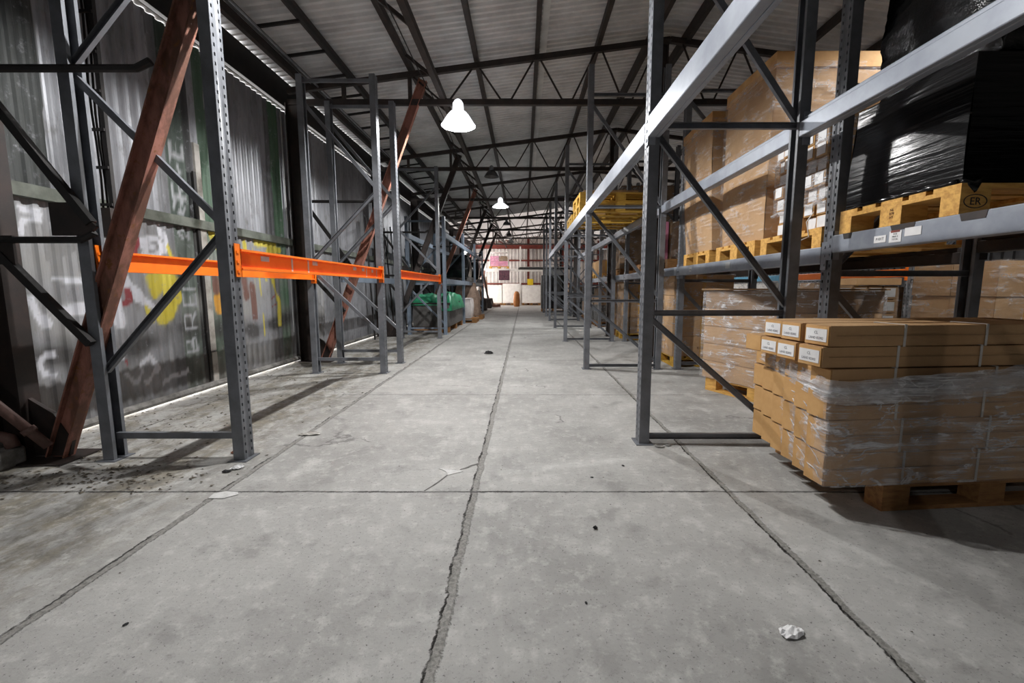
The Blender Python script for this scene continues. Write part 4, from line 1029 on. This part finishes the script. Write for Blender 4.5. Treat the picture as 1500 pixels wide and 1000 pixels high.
put_pallet(pal_d, -2.1, 14.35, .001, 0, 'brown pallet under the pale bulk bag on the left')
t = thing('beige_sack', 'tall beige slumped sack on the left beyond the tarpaulin', 'sack', (-2.05,15.9,.147))
soft(.95,.8,1.15,0,bulge=.09,amp=.04,seed=6,taper=-.4).build('bag', M['sack'], t, smooth=True)
put_pallet(pal_d, -2.05, 15.9, .001, 0, 'brown pallet under the tall beige sack')
for k, (y, h, mt) in enumerate(((15.2,.9,'rag'),(18.4,.85,'rag'))):
    put_pallet(pal_k, -2.35, y, 1.322, 0, 'dark pallet on the lower left beams, '+ORD[k]+' from the camera')
    t = thing('dark_covered_load', 'dark sheeted load on the lower left beams, '+ORD[k]+' from the camera', 'wrapped load', (-2.35,y,1.467), 0, 'dark sheeted loads on the left')
    m = soft(1.0,.9,h*.8,0,bulge=.05,amp=.08,seed=40+k,nx=16,ny=16,nz=10); m.build('cover', M['black_crumple'], t, smooth=True)
# lengths of bar leaning on the left wall
rg = random.Random(9)
for k in range(16):
    y = 9.4+k*.33+rg.uniform(-.1,.1); L = rg.uniform(2.2,3.3); r = rg.choice((.018,.025,.032)); q = rg.uniform(.12,.3)
    if min(abs(y-c) for c in TY) < .45: continue
    m = MB(); m.tube([(-3.36+q,y,.0),(-3.38+.05,y+rg.uniform(-.15,.15),L)], r, 8)
    mt = rg.choice(('dark_steel','galv','black_steel','galv'))
    tag(m.build('leaning_bar', M[mt]), ('pale' if mt == 'galv' else 'dark')+' steel bar leaning on the left wall among the bars behind the tarpaulin', 'bar', ('pale' if mt == 'galv' else 'dark')+' bars leaning on the left wall')

# ------------------------------------------------------------------ far end
put_pallet(pal_d, 1.45, 21.15, .001, 0, 'black looking pallet under the dark wrapped stack at the far right')
t = thing('dark_wrapped_stack', 'tall dark wrapped stack on a pallet at the far right of the aisle', 'wrapped load', (1.45,21.15,.147))
for k in range(4):
    soft(.29,.8,1.55,0,amp=.02,seed=60+k,bulge=.01).build('wrapped_column', M['black_crumple'] if k % 2 else M['grey_box'], t, loc=(-.46+k*.305,0,0))
m = soft(.9,.86,.28,1.56,amp=.03,seed=66,bulge=.02); m.build('pale_cover', M['light_grey'], t, loc=(-.05,0,0))
t = thing('sheet_bundle', 'wide flat bundle of pale boards lying on the dark stack', 'boards', (1.2,21.15,2.0))
for k, (mt, z) in enumerate((('grey_box',0),('grey_box',.03),('white',.06))):
    m = MB(); m.box(-1.45+k*.05,1.45,-.6,.6,z,z+.028); m.build('board', M[mt], t)
for k, (x, y, w, d, h) in enumerate(((2.6,18.6,1.1,.9,1.0),(2.9,23.0,1.2,1.0,1.3))):
    t = carton_load(x,y,.001,0,w,d,h,['grey wrapped stack at the foot of the fifth rear frame','grey wrapped stack beyond the dark stack at far right'][k],cols=1,rows=1,lay=2,seed=120+k,mat=M['grey_box'],tape=False)
for k, yy in enumerate((12.95,13.95)):
    put_pallet(pal0, 2.7, yy, PZ, 0, ['pale pallet on the right shelf under the nearer far tan cartons','pale pallet on the right shelf under the farther tan cartons'][k])
    carton_load(2.7,yy,PZ+.1455,0,1.1,.78,.36,['nearer tan carton layer on the right shelf far down the aisle','farther tan carton layer on the right shelf far down the aisle'][k],cols=3,rows=2,lay=1,seed=131+k,filmed=False)
# red gable girder and posts
m = MB(); m.box(-3.3,7.0,29.55,29.75,3.72,3.98); m.box(-3.3,7.0,29.5,29.8,3.98,4.0); m.box(-3.3,7.0,29.5,29.8,3.70,3.72)
tag(m.build('gable_girder', M['rust_red']), 'red oxide girder across the top of the far end wall', 'girder')
for k, x in enumerate((.32,2.6,5.0)):
    m = MB(); m.ibar((x,29.7,0),(x,29.7,roofz(x)-.15),.12,.16,.012,up=(1,0,0)); tag(m.build('gable_post', M['rust_red']), ORD[k]+' red oxide post from the left against the far end wall', 'post')
for k, z in enumerate((1.35,2.9)):
    m = MB(); m.box(-3.3,8.8,29.9,29.98,z,z+.1); tag(m.build('gable_rail', M['rust_red']), ('lower' if k == 0 else 'upper')+' thin red rail along the far end wall', 'rail')
for k in range(5):
    m = MB(); x = -2.9+k*.45; m.bar((x,27.6,roofz(x)-.3),(x+.9,27.6,3.5),.05,.05); tag(m.build('gable_brace', M['rust_red']), 'red oxide diagonal brace under the far end of the roof', 'brace', 'red braces at the far end')
t = thing('end_rack', 'white cross rack standing before the far end wall', 'rack', (0,27.0,0))
for x in (-2.75,-.2,2.1):
    m = MB(); m.bar((x,0,0),(x,0,3.6 if x == -.2 else 2.4),.09,.09); m.build('rack_post', M['white'], t)
m = MB(); m.box(-2.8,2.15,-.05,.05,2.14,2.28); m.build('rack_beam', M['white'], t)
m = MB(); m.box(-2.8,2.15,.85,.95,2.14,2.28); m.build('rack_beam', M['white'], t)
for x in (-2.75,2.1):
    m = MB(); m.bar((x,0,2.2),(x,.9,2.2),.06,.06); m.build('cross_tie', M['white'], t)
    m = MB(); m.bar((x,.9,0),(x,.9,2.2),.08,.08); m.build('rack_post', M['white'], t)
put_pallet(pal0, -1.5, 27.45, 2.282, 0, 'pallet on the white cross rack under the pink cartons')
t = carton_load(-1.5,27.45,2.428,0,1.1,.75,.62,'pink and white wrapped carton load on the white cross rack',cols=2,rows=1,lay=2,seed=141,mat=M['pink'],tape=False)
m = MB()
for x in (-.56,.56):
    for y in (-.38,.38): m.bar((x,y,0),(x,y,.85),.04,.04)
m.box(-.58,.58,-.4,.4,.83,.87); m.build('white_cage', M['white'], t)
for k in range(5):
    put_pallet(pal_d, -2.0+k*1.25, 28.9, .001, 0, 'pallet in the row along the far end wall, '+ORD[k]+' from the left', 'pallets along the end wall')
    t = thing('white_panel_stack', 'stack of white panels on its pallet by the far end wall, '+ORD[k]+' from the left', 'panels', (-2.0+k*1.25,28.9,.147), 0, 'white panel stacks at the end wall')
    m = MB(); m.box(-.6,.6,-.36,.36,0,1.15+.1*((k*3)%2)); m.build('panels', M['white'], t, bevel=.01)
m = MB(); m.box(1.25,1.95,28.5,28.56,0,1.95); tag(m.build('cream_board', simple('cream_board',(226,220,196),(214,206,180),.6)), 'tall cream board standing upright at the right of the far end', 'board')
m = MB(); m.box(.25,.62,28.35,28.55,1.2975,1.70); tag(m.build('yellow_carton', M['yellow']), 'yellow carton on top of the white panel stack', 'carton')
bpy.data.objects['yellow_carton'].location = (0,.5,0)
m = MB(); m.smooth = True; m.lathe([(0,0),(.16,.0),(.2,.3),(.17,.75),(.1,.9),(0,.92)], 16, (-.42,26.6,.0)); tag(m.build('brown_bag', simple('orange_brown_bag',(176,112,56),(150,92,44),.7), smooth=True), 'orange brown upright bag before the white panels at the far end', 'bag')
m = MB(); m.box(-1.5,-.85,28.42,28.48,1.3,1.9); tag(m.build('notice_board', simple('dark_pink_notice',(110,66,78),(60,44,54),.6,0,9)), 'small dark notice board hung on the white cross rack', 'notice board'); bpy.data.objects['notice_board'].location = (0,-1.531,.28)
m = MB()
for a in range(3): m.tube([(-1.6+.22*math.cos(q*PI/8),25.9+.18*math.sin(q*PI/8),.03+.05*a+.02*math.sin(q)) for q in range(17)], .03, 6)
tag(m.build('hose_coil', M['rust']), 'coil of brown hose on the floor left of the far end', 'hose')
for k, (x, y) in enumerate(((-2.2,21.9),(-2.3,22.8),(-2.15,24.5),(-2.3,25.3),(-2.2,26.1))):
    t = thing('scrap_stack', ORD[k]+' heap of leaning scrap bars along the far left', 'scrap', (x,y,0.001), 0, 'scrap heaps at the far left')
    rg = random.Random(50+k)
    for q in range(6):
        m = MB(); m.bar((rg.uniform(-.3,.3),rg.uniform(-.3,.3),.02),(rg.uniform(-.7,0),rg.uniform(-.3,.3),rg.uniform(1.0,2.3)),.06,.05); m.build('bar', M[rg.choice(('white','dark_steel','rust','black_steel','wood_dark'))], t)
    m = soft(.7,.6,.5,0,amp=.08,seed=k,bulge=.04); m.build('heap', M['dark_steel'], t)

# ------------------------------------------------------------------ daylight, camera
w = D.worlds.new('daylight'); bpy.context.scene.world = w; w.use_nodes = True
bg = w.node_tree.nodes['Background']; bg.inputs[0].default_value = (1,.97,.95,1); bg.inputs[1].default_value = 4.6
cam = D.cameras.new('camera'); co = D.objects.new('camera', cam); C.objects.link(co)
cam.sensor_width = 36; cam.lens = 642/1500*36; cam.shift_x = -17/1500; cam.clip_end = 200; cam.clip_start = .05
co.location = (0,0,1.1); co.rotation_euler = (R(90)-math.atan(78/642),0,0)
sc_ = bpy.context.scene; sc_.camera = co
sc_.view_settings.view_transform = 'Standard'; sc_.view_settings.look = 'None'; sc_.view_settings.gamma = 1; sc_.view_settings.exposure = 0.7
sc_.cycles.max_bounces = 10; sc_.cycles.diffuse_bounces = 5; sc_.cycles.transparent_max_bounces = 24; sc_.cycles.sample_clamp_indirect = 6
